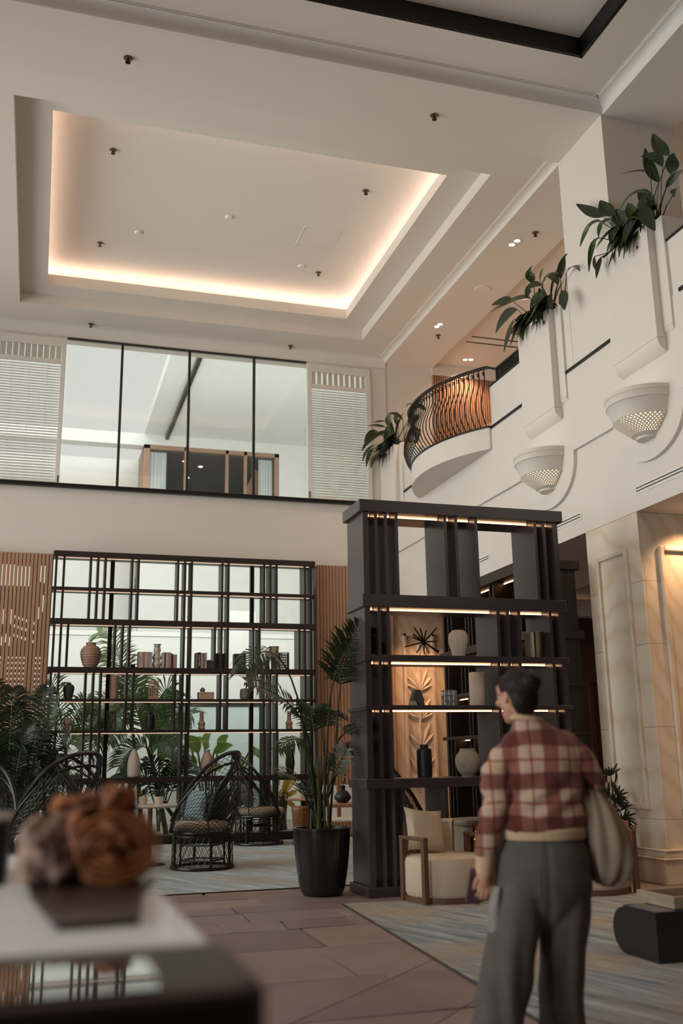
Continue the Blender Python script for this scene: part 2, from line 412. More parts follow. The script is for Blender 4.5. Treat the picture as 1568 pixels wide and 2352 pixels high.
# sandstone columns
def stone_column(name, x0, x1, y0, y1, label):
    r = S(MB().box(x0+0.03, x1-0.03, y0+0.03, y1-0.03, 0, ZS), name, M['sand']); r['label'] = label
    # facing slabs with fine joints
    zs = [0.0, 0.62, 1.55, 2.42, 3.1, ZS-0.002]
    for i in range(5):
        B(MB().box(x0, x0+0.035, y0, y1, zs[i]+0.0015, zs[i+1]-0.0015), 'stone_slab', M['sand'], r, bevel=0.002, seg=1)
        w3 = (x1-x0-0.036)/3
        for j in range(3): B(MB().box(x0+0.036+j*w3+0.001, x0+0.036+(j+1)*w3-0.001, y0, y0+0.035, zs[i]+0.0015, zs[i+1]-0.0015), 'stone_slab', M['sand'], r, bevel=0.002, seg=1)
    def fr(axis, a, b, z0, z1, t=0.055, d=0.045):
        for (p, q, u, v) in ((a, a+t, z0, z1), (b-t, b, z0, z1), (a+t, b-t, z1-t, z1), (a+t, b-t, z0, z0+t)):
            mb = MB().box(x0-d, x0+0.002, p, q, u, v) if axis == 'x' else MB().box(p, q, y0-d, y0+0.002, u, v)
            B(mb, 'frame_bar', M['sand'], r, bevel=0.012)
        mb = MB().box(x0-0.012, x0+0.002, a+t, b-t, z0+t, z1-t) if axis == 'x' else MB().box(a+t, b-t, y0-0.012, y0+0.002, z0+t, z1-t)
        B(mb, 'inset_panel', M['sand'], r)
    fr('x', 9.36, 9.985, 0.71, 3.50)
    fr('y', x0+0.225, x1-0.225, 0.71, 3.49)
    for z, h, o in ((0.0, 0.235, 0.09), (0.235, 0.02, 0.115), (0.255, 0.06, 0.07), (0.315, 0.018, 0.085)):
        B(MB().box(x0-o, x1+o, y0-o, y1+o, z, z+h), 'base_moulding', M['sand'], r, bevel=0.008)
    return r
stone_column('column', 6.2, 7.62, 9.14, 10.22, 'cream sandstone column with framed panels at the right edge')
# window_1: main upper glazing
gl = MB()
for x in (1.135, 2.36, 3.58): gl.box(x-0.022, x+0.022, YB+0.0, YB+0.06, 5.95, 8.70)
win = S(gl, 'window_1', M['bronze'])
for a, b in ((0.18, 1.113), (1.157, 2.338), (2.382, 3.558), (3.602, 4.57)):
    S(MB().box(a, b, YB+0.02, YB+0.032, 5.96, 8.70), 'pane', M['glass'], win)
S(MB().box(0.16, 4.60, YB-0.01, YB+0.05, 8.68, 8.71), 'trim_head', M['bronze'])
# shuttered windows either side with pale blinds
def shutter(name, x0, x1):
    f = MB(); y0, y1 = YB-0.06, YB-0.01
    f.box(x0, x0+0.08, y0, y1, 5.965, 8.66); f.box(x1-0.08, x1, y0, y1, 5.965, 8.66)
    for z0, z1 in ((8.50, 8.66), (8.17, 8.25), (5.965, 6.0)): f.box(x0+0.08, x1-0.08, y0, y1, z0, z1)
    r = S(f, name, M['trimw'], bevel=0.006)
    me = MB().obox((0, 0, 0), (x1-x0-0.16, 0.062, 0.008), rx=0.62).mesh('slat')
    n = 42
    for i in range(n): link('slat', me, M['blind'], r, ((x0+x1)/2, YB-0.03, 6.03+i*(2.14/n)))
    me2 = MB().box(-0.05, 0.05, -0.005, 0.005, 0, 0.25).mesh('slat'); k = 10
    for i in range(k): o = link('slat', me2, M['blind'], r, (x0+0.13+i*(x1-x0-0.26)/(k-1), YB-0.03, 8.25)); o.rotation_euler.z = 0.5
    for x in (x0+0.5*(x1-x0), x1-0.3, x0+0.3): B(MB().box(x-0.002, x+0.002, YB-0.063, YB-0.061, 6.0, 8.17), 'cord', M['trimw'], r)
    B(MB().box(x0+0.02, x0+0.035, YB-0.075, YB-0.06, 5.99, 6.10), 'latch', M['bronze'], r) if x0 > 2 else B(MB().box(x1-0.035, x1-0.02, YB-0.075, YB-0.06, 5.99, 6.10), 'latch', M['bronze'], r)
    S(MB().box(x0+0.02, x1-0.02, YB+0.1, YB+0.11, 5.97, 8.6), 'pane', M['glass'], r)
    return r
M['blind'] = mat('white_blind_slat', '#e9e6de', 0.5, var=0.01)
shutter('window_2', -1.05, 0.15)
shutter('window_3', 4.60, 5.86)
# window_5: glazing behind the bookcase
gl = MB()
for x in (-0.2, 1.123, 2.36, 3.581, 4.66): gl.box(x-0.035, x+0.035, YB+0.06, YB+0.14, 0, 4.7)
w5 = S(gl, 'window_5', M['bronze'])
S(MB().box(-1.4, 4.7, YB+0.09, YB+0.102, 0.05, 4.68), 'pane', M['glass'], w5)
# slatted timber screens beside the bookcase
def screen(name, x0, x1, holes, label):
    n = int(round((x1-x0)/0.062)); p = (x1-x0)/n
    r = E(name, label, 'screen', (x0, 17.0, 0))
    me = MB().box(0, p*0.80, -0.018, 0.018, 0, 4.70).mesh('slat')
    for i in range(n): link('slat', me, M['timber'], r, (i*p, 0, 0))
    bk = MB()
    for i in range(n):
        z = 0.0; xx0, xx1 = i*p+p*0.74, i*p+p*1.06
        for (a, b) in holes(i, n):
            if a > z: bk.box(xx0, xx1, 0.020, 0.04, z, a)
            z = b
        bk.box(xx0, xx1, 0.020, 0.04, z, 4.70)
    B(bk, 'backing_strips', M['timberback'], r, kind='stuff')
    return r
def holes_left(i, n):
    h = []; rr = random.Random(i*13+5)
    if i < n-2 and i % 7 != 5:
        z = 0.9
        while z < 2.98:
            h.append((z, z+0.035)); z += 0.085
    k = n-1-i
    if 2 <= k <= 3:
        h += [(3.72, 4.0), (4.20, 4.5)] if k == 2 else [(3.6, 3.8), (4.22, 4.5)]
    elif 4 <= k <= 9:
        h += [(3.12+0.02*k+0.05*j, 3.17+0.02*k+0.05*j) for j in (0, 3, 6)]
        if k > 5: h += [(4.14, 4.48)]
    elif k > 9:
        h += [(3.2, 3.35)] if k % 2 else [(3.15, 3.3), (3.5, 3.75)]
        h += [(4.14, 4.5)]
    return sorted(h)
screen('slatted_screen', -1.34, 0.13, holes_left, 'oak slatted screen pierced with small light slots, left of the tall bookcase')
screen('slatted_screen', 4.72, 6.18, lambda i, n: [], 'closed oak slatted screen between the tall bookcase and the tower shelf')
# downlights, sprinklers, speaker
def downlight(px, py, z, label, powr=0, grp=None):
    p = onZ(px, py, z); o = E('downlight', label, 'light', tuple(p), 0, grp)
    B(MB().lathe([(0.045, -0.004), (0.05, 0.0), (0.062, -0.002), (0.062, -0.008), (0.045, -0.004)], 20), 'trim_ring', M['trimw'], o, smooth=True)
    B(MB().lathe([(0.044, -0.003), (0.0, -0.003)], 16), 'lamp', M['lamp'], o)
    if powr: spot('lamp_light', (p[0], p[1], z-0.03), powr, (1, 0.66, 0.42), 2.2, 0.9)
    return o
ds = [((1187, 553), 8.84, 'downlight in gallery soffit beside the white pillar, farther of its pair'), ((1175, 562), 8.84, 'downlight in gallery soffit beside the white pillar, nearer to the atrium of its pair'),
      ((1010, 745), 8.84, 'downlight in gallery soffit left of the round speaker, upper of its pair'), ((1003, 750), 8.84, 'downlight in gallery soffit left of the round speaker, lower of its pair'),
      ((1068, 826), 8.96, 'left one of two ceiling downlights above the curved balcony'), ((1081, 826), 8.96, 'right one of two ceiling downlights above the curved balcony')]
for (p, z, lb) in ds: downlight(p[0], p[1], z, lb, 75, 'paired gallery downlights')
sp_me = None
def sprinkler(px, py, z, label):
    p = onZ(px, py, z); o = E('sprinkler', label, 'sprinkler', tuple(p), 0, 'ceiling sprinkler heads')
    B(MB().lathe([(0.0, 0.0), (0.05, 0.0), (0.05, -0.008), (0.02, -0.014), (0, -0.014)], 16), 'escutcheon', M['brass'], o, smooth=True)
    B(MB().lathe([(0.0, -0.012), (0.014, -0.012), (0.010, -0.05), (0.03, -0.055), (0.03, -0.06), (0, -0.06)], 12), 'spray_head', M['blackmetal'], o, smooth=True)
M['brass'] = mat('dull_brass', '#8d7350', 0.4, 0.7)
for (px, py), z, lb in [((294, 133), ZB, 'sprinkler head on the ceiling beam, left one'), ((997, 265), ZB, 'sprinkler head on the ceiling beam, right one'), ((209, 744), ZC, 'sprinkler head on ceiling margin above the left blinds'), ((667, 794), ZC, 'sprinkler head on ceiling margin above the right end of the wide window'),
     ((260, 344), 9.56, 'sprinkler head in lit ceiling recess, upper left'), ((840, 438), 9.56, 'sprinkler head in lit ceiling recess, upper right'), ((230, 558), 9.56, 'sprinkler head in lit ceiling recess, lower left'), ((731, 626), 9.56, 'sprinkler head in lit ceiling recess, lower right'),
     ((1229, 534), ZB, 'sprinkler head in gallery soffit by the white pillar'), ((1006, 770), ZB, 'sprinkler head in gallery soffit over the balcony end')]: sprinkler(px, py, z, lb)
for (px, py), lb in [((526, 498), 'round smoke detector in the middle of the lit ceiling recess'), ((318, 533), 'small round smoke detector in left part of the lit ceiling recess'), ((692, 610), 'small round smoke detector beside the ceiling hatch')]:
    p = onZ(px, py, 9.56); o = E('smoke_detector', lb, 'detector', tuple(p))
    B(MB().lathe([(0.0, 0), (0.062, 0), (0.062, -0.012), (0.045, -0.03), (0, -0.03)], 20), 'housing', M['trimw'], o, smooth=True)
    B(MB().lathe([(0.018, -0.029), (0.018, -0.036), (0, -0.036)], 12), 'sensor', M['trimw'], o, smooth=True)
p = onZ(1108, 663, ZB); o = E('ceiling_speaker', 'round white speaker grille flush in the gallery soffit', 'speaker', tuple(p))
B(MB().lathe([(0.0, -0.01), (0.095, -0.012), (0.12, -0.014), (0.13, -0.004), (0.13, 0)], 28), 'rim', M['trimw'], o, smooth=True)
B(MB().lathe([(0.095, -0.0125), (0.0, -0.0145)], 24), 'grille', M['blind'], o)
hp = [onZ(*q, 9.56) for q in ((700, 520), (782, 530), (760, 572), (683, 562))]
cxh, cyh = sum(p[0] for p in hp)/4, sum(p[1] for p in hp)/4
o = E('ceiling_hatch', 'square flush access panel in the lit ceiling recess', 'hatch', (cxh, cyh, 9.56))
hf = MB(); frame_rect(hf, -0.31, 0.31, -0.31, 0.31, -0.295, 0.295, -0.295, 0.295, -0.008, 0); B(hf, 'frame', M['trimw'], o)
B(MB().box(-0.285, 0.285, -0.285, 0.285, -0.004, 0), 'panel', M['ceil'], o)
sv = E('slot_vent', 'dark slot vent in the gallery ceiling above the curved balcony', 'vent', (8.35, 15.75, 8.96))
for y in (0, 0.25): B(MB().box(-0.9, 0.9, y-0.02, y+0.02, -0.004, 0), 'slot', M['blackmetal'], sv)
# warm light under the gallery and along the corridor
for (x, y, pw) in ((6.62, 16.3, 135), (6.75, 8.84, 95), (6.9, 7.5, 130), (7.2, 12.2, 45), (9.6, 15.3, 70), (9.9, 12.5, 70)):
    spot('soffit_light', (x, y, ZS-0.03 if x < 7.9 else 4.85), pw, WARM, 2.0, 0.9)
for (x, y) in ((6.62, 16.3), (6.75, 8.84), (7.2, 12.2)):
    lbm = {16.3: 'downlight washing the carved stone relief wall', 8.84: 'downlight washing the near face of the sandstone column', 12.2: 'downlight in soffit over the passage behind the column'}[y]
    o = E('downlight', lbm, 'light', (x, y, ZS), 0)
    B(MB().lathe([(0.05, -0.006), (0.05, 0.0), (0.068, -0.002), (0.068, -0.01), (0.05, -0.006)], 20), 'trim_ring', M['trimw'], o, smooth=True)
    B(MB().lathe([(0.049, -0.004), (0.0, -0.004)], 16), 'lamp', M['lamp'], o)
# ------------------------------------------------------------------ planters, sconces, balcony
M['soil'] = mat('dark_soil', '#2a211a', 0.95, var=0.3, scale=30)
M['lily'] = leaf_mat('lily_leaf', '#4c5a2c', '#2f3d1f', 0.2, 0.38)
M['lilydark'] = leaf_mat('lily_leaf_dark', '#2c3a22', '#1f2a18', 0.15, 0.4)
M['gold'] = mat('amber_gold', '#a8763c', 0.25, 0.85, 0.1)
def planter(yc, w, label, left_p=True, y1=None):
    r = E('planter_box', label, 'planter', (6.04, yc, 5.385), 0, 'white planters along the gallery')
    h = 6.90-5.385; a, b = -w/2, w/2
    B(MB().box(0, 0.62, a, b, 0.162, h), 'box_body', M['white'], r, bevel=0.004)
    q = [(0.16, 0.158)] + [(0.16-0.16*math.cos(PI/2*i/10), 0.158-0.158*math.sin(PI/2*i/10)) for i in range(11)]
    B(MB().prism(q, a+0.002, b-0.002, 'y'), 'rounded_foot', M['white'], r, smooth=True, fix=True)
    B(MB().box(-0.012, 0.63, a-0.01, b+0.01, h, h+0.02), 'rim', M['blackmetal'], r)
    B(MB().box(0.03, 0.6, a+0.03, b-0.03, h+0.015, h+0.028), 'soil', M['soil'], r)
    for s in ((-1, 1) if left_p else (-1,)):
        p0, p1 = (a-0.157, a-0.002) if s < 0 else (b+0.002, b+0.157)
        B(MB().box(0.09, 0.6, p0, p1, 0.262, h), 'side_pilaster', M['white'], r, bevel=0.004)
        q = [(0.16, 0.258)] + [(0.16-0.07*math.cos(PI/2*i/8), 0.258-0.075*math.sin(PI/2*i/8)) for i in range(9)]
        B(MB().prism(q, p0+0.002, p1-0.002, 'y'), 'pilaster_foot', M['white'], r, smooth=True, fix=True)
    return r
planter(8.669, 0.844, 'white wall planter box nearest the camera, at the right edge')
planter(10.885, 0.85, 'white wall planter box in the middle, right of the curved balcony')
planter(16.72, 0.80, 'white wall planter box by the blinds, left of the curved balcony', False)
def leaf_blade(mb, s, mid, t, hw, nrm, n=8, fold=0.25):
    s, mid, t = Vector(s), Vector(mid), Vector(t); P = []
    nrm = Vector(nrm)
    for i in range(n+1):
        u = i/n; p = s*(1-u)**2+mid*2*u*(1-u)+t*u*u
        d = (s*(-2*(1-u))+mid*(2-4*u)+t*(2*u)).normalized()
        side = d.cross(nrm); side = side.normalized() if side.length > 1e-5 else Vector((0, 1, 0))
        up = side.cross(d).normalized()
        k = hw*max(0.02, math.sin(PI*min(1.0, (u*0.96+0.02)))**0.75*(1.15-0.45*u))
        P.append([p+side*k*x+up*abs(x)*k*fold for x in (-1, -0.5, 0, 0.5, 1)])
    mb.grid(P)
def lily(name, label, leaves, X0, extra, seed, group='leafy plants in the gallery planters', byY=None):
    rr = random.Random(seed); r = None
    base = extra['c']; r = E(name, label, 'plant', base, 0, group); bv = Vector(base)
    for k, (st, md, tp, hwpx, dx) in enumerate(leaves):
        X = X0+dx
        if byY: yy = byY+rr.uniform(-.2, .2); s = Vector(onY(*st, yy)); t = Vector(onY(*tp, yy+rr.uniform(-.15, .05))); m = Vector(onY(*md, yy))
        else: s = Vector(onX(*st, X)); t = Vector(onX(*tp, X-0.04+rr.uniform(-0.05, 0.05))); m = Vector(onX(*md, X-0.02))
        hw = hwpx*s.y/2265*1.06*1.08
        mb = MB(); view = (Vector((0, 0, CAMH))-s).normalized()
        nr = (view+Vector((rr.uniform(-.5, .2), rr.uniform(-.5, .5), rr.uniform(0.2, .9)))).normalized()
        leaf_blade(mb, s-bv, m-bv, t-bv, hw, nr, fold=rr.uniform(0.1, 0.4))
        B(mb, 'leaf', M['lily'] if rr.random() < 0.55 else M['lilydark'], r, smooth=True)
        b = Vector((6.1+rr.uniform(0.02, 0.3), bv.y+max(-.3, min(.3, (s.y-bv.y)*0.7)), bv.z+0.01))-bv
        sm = s-bv; c = (b+sm)/2+Vector((0, 0, 0.05))
        B(MB().tube([b, c, sm], [0.007, 0.006, 0.005], 6), 'stalk', M['lilydark'], r, smooth=True)
    for k in range(extra['n']):      # dark foliage massed over the soil and hanging over the front
        y = bv.y+rr.uniform(-extra['w'], extra['w']); a = rr.uniform(-1.2, 1.2); x0 = 6.07+rr.uniform(0, 0.18)
        s = Vector((x0, y, bv.z+rr.uniform(0.08, 0.2))); ln = rr.uniform(0.28, 0.46)
        t = s+Vector((-0.16-rr.uniform(0, .16), math.sin(a)*0.22, -ln*rr.uniform(0.5, 1.0))); m = s+Vector((-0.08, math.sin(a)*0.1, 0.09))
        if k % 5 == 0: t = s+Vector((rr.uniform(-.1, .15), math.sin(a)*0.25, ln)); m = (s+t)/2+Vector((-.03, 0, 0.05))
        mb = MB(); leaf_blade(mb, s-bv, m-bv, t-bv, rr.uniform(0.055, 0.095), (-0.8, 0, 0.6), fold=rr.uniform(.1, .4))
        B(mb, 'leaf', M['lilydark'] if k % 3 else M['lily'], r, smooth=True)
        B(MB().tube([Vector((6.15+rr.uniform(0, .2), y, bv.z+0.01))-bv, s-bv], 0.006, 5), 'stalk', M['lilydark'], r)
    return r
def k4(x, y): return (1180+x*388/1568, 280+y*388/1568)
def LV(rows): return [(k4(*a), k4(*b), k4(*c), h/4.04, d) for a, b, c, h, d in rows]
lily('leafy_plant', 'broad leaved green plant in the planter nearest the camera', LV([
    ((1440, 310), (1330, 260), (1290, 105), 80, .15), ((1345, 560), (1240, 450), (1215, 245), 66, .1), ((1378, 415), (1350, 280), (1175, 322), 60, .1),
    ((1462, 485), (1470, 360), (1490, 290), 78, .15), ((1262, 470), (1180, 430), (982, 487), 22, .05), ((1410, 610), (1470, 510), (1575, 440), 40, .1),
    ((830, 878), (730, 850), (577, 762), 62, -.02), ((942, 868), (850, 850), (800, 730), 80, .0), ((1248, 665), (1090, 580), (962, 858), 28, .0),
    ((810, 925), (690, 910), (612, 1160), 40, -.06), ((905, 905), (780, 920), (785, 1075), 34, -.05), ((800, 1075), (700, 1110), (695, 1395), 34, -.08),
    ((745, 1250), (740, 1330), (772, 1390), 22, -.08), ((808, 1255), (790, 1330), (765, 1455), 36, -.08), ((1180, 800), (1230, 880), (1308, 1010), 85, -.06), ((1090, 900), (1040, 1000), (1010, 1168), 42, -.08),
    ((1230, 700), (1170, 720), (1210, 885), 50, -.04), ((960, 960), (920, 1060), (900, 1130), 60, -.06), ((1500, 640), (1470, 600), (1490, 700), 45, .1)]),
     6.05, dict(c=(6.3, 8.669, 6.90), n=38, w=0.38), 3)
lily('leafy_plant', 'broad leaved green plant in the middle planter', LV([
    ((185, 1500), (120, 1420), (180, 1325), 52, .1), ((410, 1510), (330, 1350), (275, 1480), 62, .1), ((432, 1455), (420, 1340), (492, 1222), 40, .15),
    ((488, 1400), (560, 1290), (612, 1388), 42, .05), ((440, 1570), (480, 1640), (470, 1748), 62, -.05), ((260, 1580), (220, 1700), (268, 1842), 55, -.05),
    ((330, 1600), (330, 1680), (360, 1752), 30, -.05), ((150, 1640), (20, 1620), (-220, 1770), 60, -.02), ((30, 1740), (-80, 1760), (-170, 1960), 55, -.05),
    ((60, 1800), (60, 1920), (85, 2030), 40, -.06), ((0, 1830), (-50, 1950), (-95, 2140), 34, -.08), ((240, 1470), (250, 1400), (272, 1355), 24, .12), ((250, 1520), (130, 1490), (120, 1640), 60, 0), ((-20, 1660), (-80, 1640), (-210, 1700), 45, 0)]),
     6.05, dict(c=(6.3, 10.885, 6.90), n=38, w=0.38), 5)
def b4(x, y): return (820+x*380/1568, 780+y*380/1568)
def LB(rows): return [(b4(*a), b4(*b), b4(*c), h/4.12, d) for a, b, c, h, d in rows]
lily('leafy_plant', 'broad leaved green plant in the planter by the blinds', LB([
    ((505, 760), (480, 660), (602, 570), 36, .2), ((560, 640), (610, 620), (650, 672), 30, .2), ((530, 620), (490, 600), (462, 636), 18, .2), ((300, 820), (280, 760), (320, 690), 32, .1), ((390, 820), (350, 740), (370, 682), 24, .15),
    ((430, 760), (380, 690), (295, 702), 24, .1), ((270, 830), (180, 800), (95, 822), 14, .05), ((260, 770), (210, 770), (155, 788), 12, .1), ((220, 900), (120, 910), (42, 1058), 28, 0), ((190, 870), (120, 880), (70, 970), 36, 0),
    ((160, 1000), (80, 1040), (50, 1160), 22, 0), ((210, 1060), (130, 1080), (130, 1222), 40, 0), ((150, 1030), (100, 1090), (88, 1210), 24, 0), ((370, 940), (330, 1000), (380, 1085), 42, -.05), ((490, 930), (470, 980), (490, 1020), 44, .1),
    ((590, 730), (550, 730), (520, 790), 30, .2), ((600, 850), (570, 900), (530, 1080), 22, .1), ((330, 880), (210, 880), (170, 930), 40, .05)]),
     6.02, dict(c=(6.3, 16.72, 6.90), n=34, w=0.32), 9, byY=16.75)
# sconces: half bowls with pierced lattice
M['plaster'] = mat('sconce_plaster', '#dcd5ca', 0.6, var=0.02)
M['glow'] = emit('sconce_diffuser', '#ffe2bd', 1.5)
def sconce(yc, label):
    r = E('wall_sconce', label, 'sconce', (XU-0.002, yc, 5.05), 0, 'half bowl sconces on the white fascia')
    A0, A1 = PI/2, 1.5*PI
    B(MB().lathe([(0.40, 0.0), (0.435, 0.0), (0.435, -0.045), (0.428, -0.05), (0.424, -0.055), (0.424, -0.12), (0.414, -0.125), (0.408, -0.13), (0.385, -0.2), (0.352, -0.275), (0.345, -0.275)], 40, a0=A0, a1=A1), 'bowl', M['plaster'], r, smooth=True)
    def rz(t): return 0.352+(0.165-0.352)*t**1.15, -0.275-0.165*t
    mb = MB(); nu, nv = 22, 5
    def P(u, v):
        v = max(0, min(1, v)); rad, z = rz(v); a = A0+PI*max(0, min(1, u)); return Vector((rad*math.cos(a), rad*math.sin(a), z))
    for j in range(2*nv+1):
        for i in range(nu+1):
            u = (i+(0.5 if j % 2 else 0))/nu; v = j/(2*nv)
            if u > 1: continue
            du, dv = 0.5/nu, 0.5/nv
            o = [(u, v-dv), (u+du, v), (u, v+dv), (u-du, v)]; k = 0.62
            inn = [(u+(a-u)*k, v+(b-v)*k) for a, b in o]
            if j in (0, 2*nv) or u < du*0.9 or u > 1-du*0.9:
                mb.add([P(*q) for q in o], [(0, 1, 2, 3)]); continue
            mb.add([P(*q) for q in o]+[P(*q) for q in inn], [(m, (m+1) % 4, 4+(m+1) % 4, 4+m) for m in range(4)])
    lt = B(mb, 'lattice', M['plaster'], r)
    sd = lt.modifiers.new('solid', 'SOLIDIFY'); sd.thickness = 0.012
    B(MB().lathe([(0.165, -0.435), (0.168, -0.45), (0.15, -0.46), (0.135, -0.462), (0.13, -0.49), (0.10, -0.50), (0.0, -0.50)], 30, a0=A0, a1=A1), 'finial', M['plaster'], r, smooth=True)
    B(MB().lathe([(0.29, -0.23), (0.26, -0.30), (0.12, -0.42), (0.0, -0.43)], 24, a0=A0, a1=A1), 'diffuser', M['glow'], r, smooth=True)
sconce(SC[0], 'half bowl plaster sconce with glowing pierced lattice, at the right edge')
sconce(SC[1], 'half bowl plaster sconce with glowing pierced lattice, left one, above the tower shelf')
# curved balcony
BCX, BCR, BY0, BY1 = 7.965, 2.35, 12.5, 15.4
BYC = (BY0+BY1)/2; BA = math.asin(1.45/2.35)
def arc_pt(t, off=0.0):           # t in 0..1 from near end to far end
    a = -BA+2*BA*t; return (BCX-(BCR+off)*math.cos(a), BYC+(BCR+off)*math.sin(a))
poly = [(6.25, BY0), ] + [arc_pt(i/40) for i in range(41)] + [(6.25, BY1)]
S(MB().prism(poly, 5.63, 5.955), 'floor_balcony', M['white'], fix=True)
mb = MB(); n = 40
vs = []
for i in range(n+1):
    x, y = arc_pt(i/n, 0.012); x2, y2 = arc_pt(i/n, -0.05)
    vs += [(x, y, 5.955), (x, y, 5.985), (x2, y2, 5.985), (x2, y2, 5.955)]
mb.add(vs, [(4*i+k, 4*i+(k+1) % 4, 4*i+4+(k+1) % 4, 4*i+4+k) for i in range(n) for k in range(4)])
rail = E('balcony_railing', 'black wrought iron balcony railing with bulging balusters', 'railing', (6.115, BYC, 5.955))
ro = Vector((6.115, BYC, 5.955))
B(mb.xf(Matrix.Translation(-ro)), 'bottom_rail', M['blackmetal'], rail, fix=True)
tp = [(6.20, 11.33, 6.80), (6.19, 12.30, 6.80), (6.13, 12.46, 6.885)] + [arc_pt(i/40)+(6.895,) for i in range(41)] + [(6.2, 15.45, 6.895)]
mb = MB(); prv = None
vs = []
for i, p in enumerate(tp):
    p = Vector(p)-ro; q = Vector(tp[min(i+1, len(tp)-1)])-Vector(tp[max(i-1, 0)]); nrm = Vector((-q.y, q.x, 0)).normalized()
    for dx, dz in ((-0.03, -0.018), (0.03, -0.018), (0.03, 0.012), (0.018, 0.02), (-0.018, 0.02), (-0.03, 0.012)): vs.append(p+nrm*dx+Vector((0, 0, dz)))
mb.add(vs, [(6*i+k, 6*i+(k+1) % 6, 6*i+6+(k+1) % 6, 6*i+6+k) for i in range(len(tp)-1) for k in range(6)]+[tuple(range(6)), tuple(6*(len(tp)-1)+k for k in range(6))])
B(mb, 'top_rail', M['blackmetal'], rail, fix=True)
bprof = [(0.0, 0.03), (0.035, 0.07), (0.10, 0.16), (0.135, 0.27), (0.13, 0.38), (0.09, 0.50), (0.035, 0.62), (-0.005, 0.72), (-0.012, 0.80), (0.01, 0.86), (0.035, 0.872), (0.052, 0.855), (0.05, 0.83), (0.034, 0.822), (0.026, 0.838)]
mb = MB(); mb.tube([(0, o, z) for o, z in bprof], [0.0085]*11+[0.006]*4, 6); mb.tube([(0, -0.012, 0.80), (0, -0.01, 0.93)], 0.008, 5)
bme = mb.mesh('baluster'); bme.polygons.foreach_set('use_smooth', [True]*len(bme.polygons))
NB = 34
for i in range(NB):
    t = (i+0.5)/NB; x, y = arc_pt(t, -0.02); a = -BA+2*BA*t
    o = link('baluster', bme, M['blackmetal'], rail, (x-ro.x, y-ro.y, 0)); o.rotation_euler.z = PI/2-a
    # local +y must point outwards (-cos a, sin a)
    o.rotation_euler.z = math.atan2(math.sin(a), -math.cos(a))-PI/2
B(MB().box(6.17-ro.x, 6.19-ro.x, 12.26-ro.y, 12.30-ro.y, 6.61-ro.z, 6.79-ro.z), 'post', M['blackmetal'], rail)
B(MB().box(6.175-ro.x, 6.185-ro.x, 11.34-ro.y, 12.26-ro.y, 6.62-ro.z, 6.78-ro.z), 'glass_panel', M['glass'], rail)
# curved reception counter seen between the balusters
M['counter'] = mat('counter_plaster', '#cfc8bd', 0.6)
ctr = E('bar_counter', 'curved pale counter with oak top on the upper gallery', 'counter', (8.3, 15.3, 5.93))
B(MB().lathe([(0.95, 0), (0.95, 0.98), (0.80, 0.98), (0.80, 0)], 36, a0=PI*0.5, a1=PI*1.5), 'front_panel', M['counter'], ctr, smooth=True, fix=True)
B(MB().lathe([(0.74, 0.98), (1.0, 0.98), (1.0, 1.05), (0.74, 1.05), (0.74, 0.98)], 36, a0=PI*0.48, a1=PI*1.52), 'counter_top', M['timber'], ctr, smooth=True, fix=True)

# ------------------------------------------------------------------ tall bookcase against the glazing
bc = E('tall_bookcase', 'very tall dark bookcase of thin uprights standing against the glazing', 'bookcase', (0.125, 16.75, 0))
BX0, BX1, BYF, BD = 0.125, 4.63, 16.75, 0.34
shelvesZ = [(0, 0.12), (0.943, 1.033), (1.738, 1.782), (2.238, 2.283), (2.701, 2.795), (3.491, 3.587), (4.056, 4.111), (4.622, 4.717)]
for z0, z1 in shelvesZ:
    B(MB().box(0, BX1-BX0, 0, BD, z0, z1), 'shelf', M['darkwood'], bc, bevel=0.004, seg=1)
rowX = [[.19, .307, .743, .865, .99, 1.4, 1.51, 2.314, 2.425, 2.95, 3.07, 3.715, 3.80, 3.94, 4.435, 4.54],
        [.19, .307, .743, .865, .991, 2.314, 2.425, 3.715, 3.82, 3.94, 4.435, 4.54],
        [.19, .311, .739, .862, .981, 1.396, 1.508, 2.19, 2.311, 2.428, 2.954, 3.072, 3.704, 3.817, 3.931, 4.44, 4.54],
        [.19, .311, .739, .862, .981, 1.396, 1.508, 2.19, 2.311, 2.428, 2.954, 3.072, 3.704, 3.817, 3.931, 4.44, 4.54],
        [.2, .31, .42, 1.18, 1.303, 1.417, 2.319, 2.433, 2.848, 2.961, 3.069, 3.517, 3.624, 4.334, 4.436, 4.547],
        [.18, .305, .738, .857, .977, 1.42, 1.526, 2.194, 2.313, 2.429, 2.962, 3.069, 3.704, 3.817, 3.926, 4.441, 4.54],
        [.18, .305, .738, .857, .977, 1.42, 1.526, 2.194, 2.313, 2.429, 2.962, 3.069, 3.704, 3.817, 3.926, 4.441, 4.54]]
for i, xs in enumerate(rowX):
    z0, z1 = shelvesZ[i][1], shelvesZ[i+1][0]
    me = MB().box(-0.018, 0.018, 0.012, BD-0.012, 0, z1-z0).mesh('upright')
    for x in xs: link('upright', me, M['darkwood'], bc, (x-BX0, 0, z0))
    if i: B(MB().box(0.08, BX1-BX0-0.08, 0.06, 0.075, z1-0.012, z1-0.002), 'led_strip', M['ledsoft'] if 'ledsoft' in M else M.setdefault('ledsoft', emit('soft_led_strip', '#ffd9bc', 1.0)), bc)
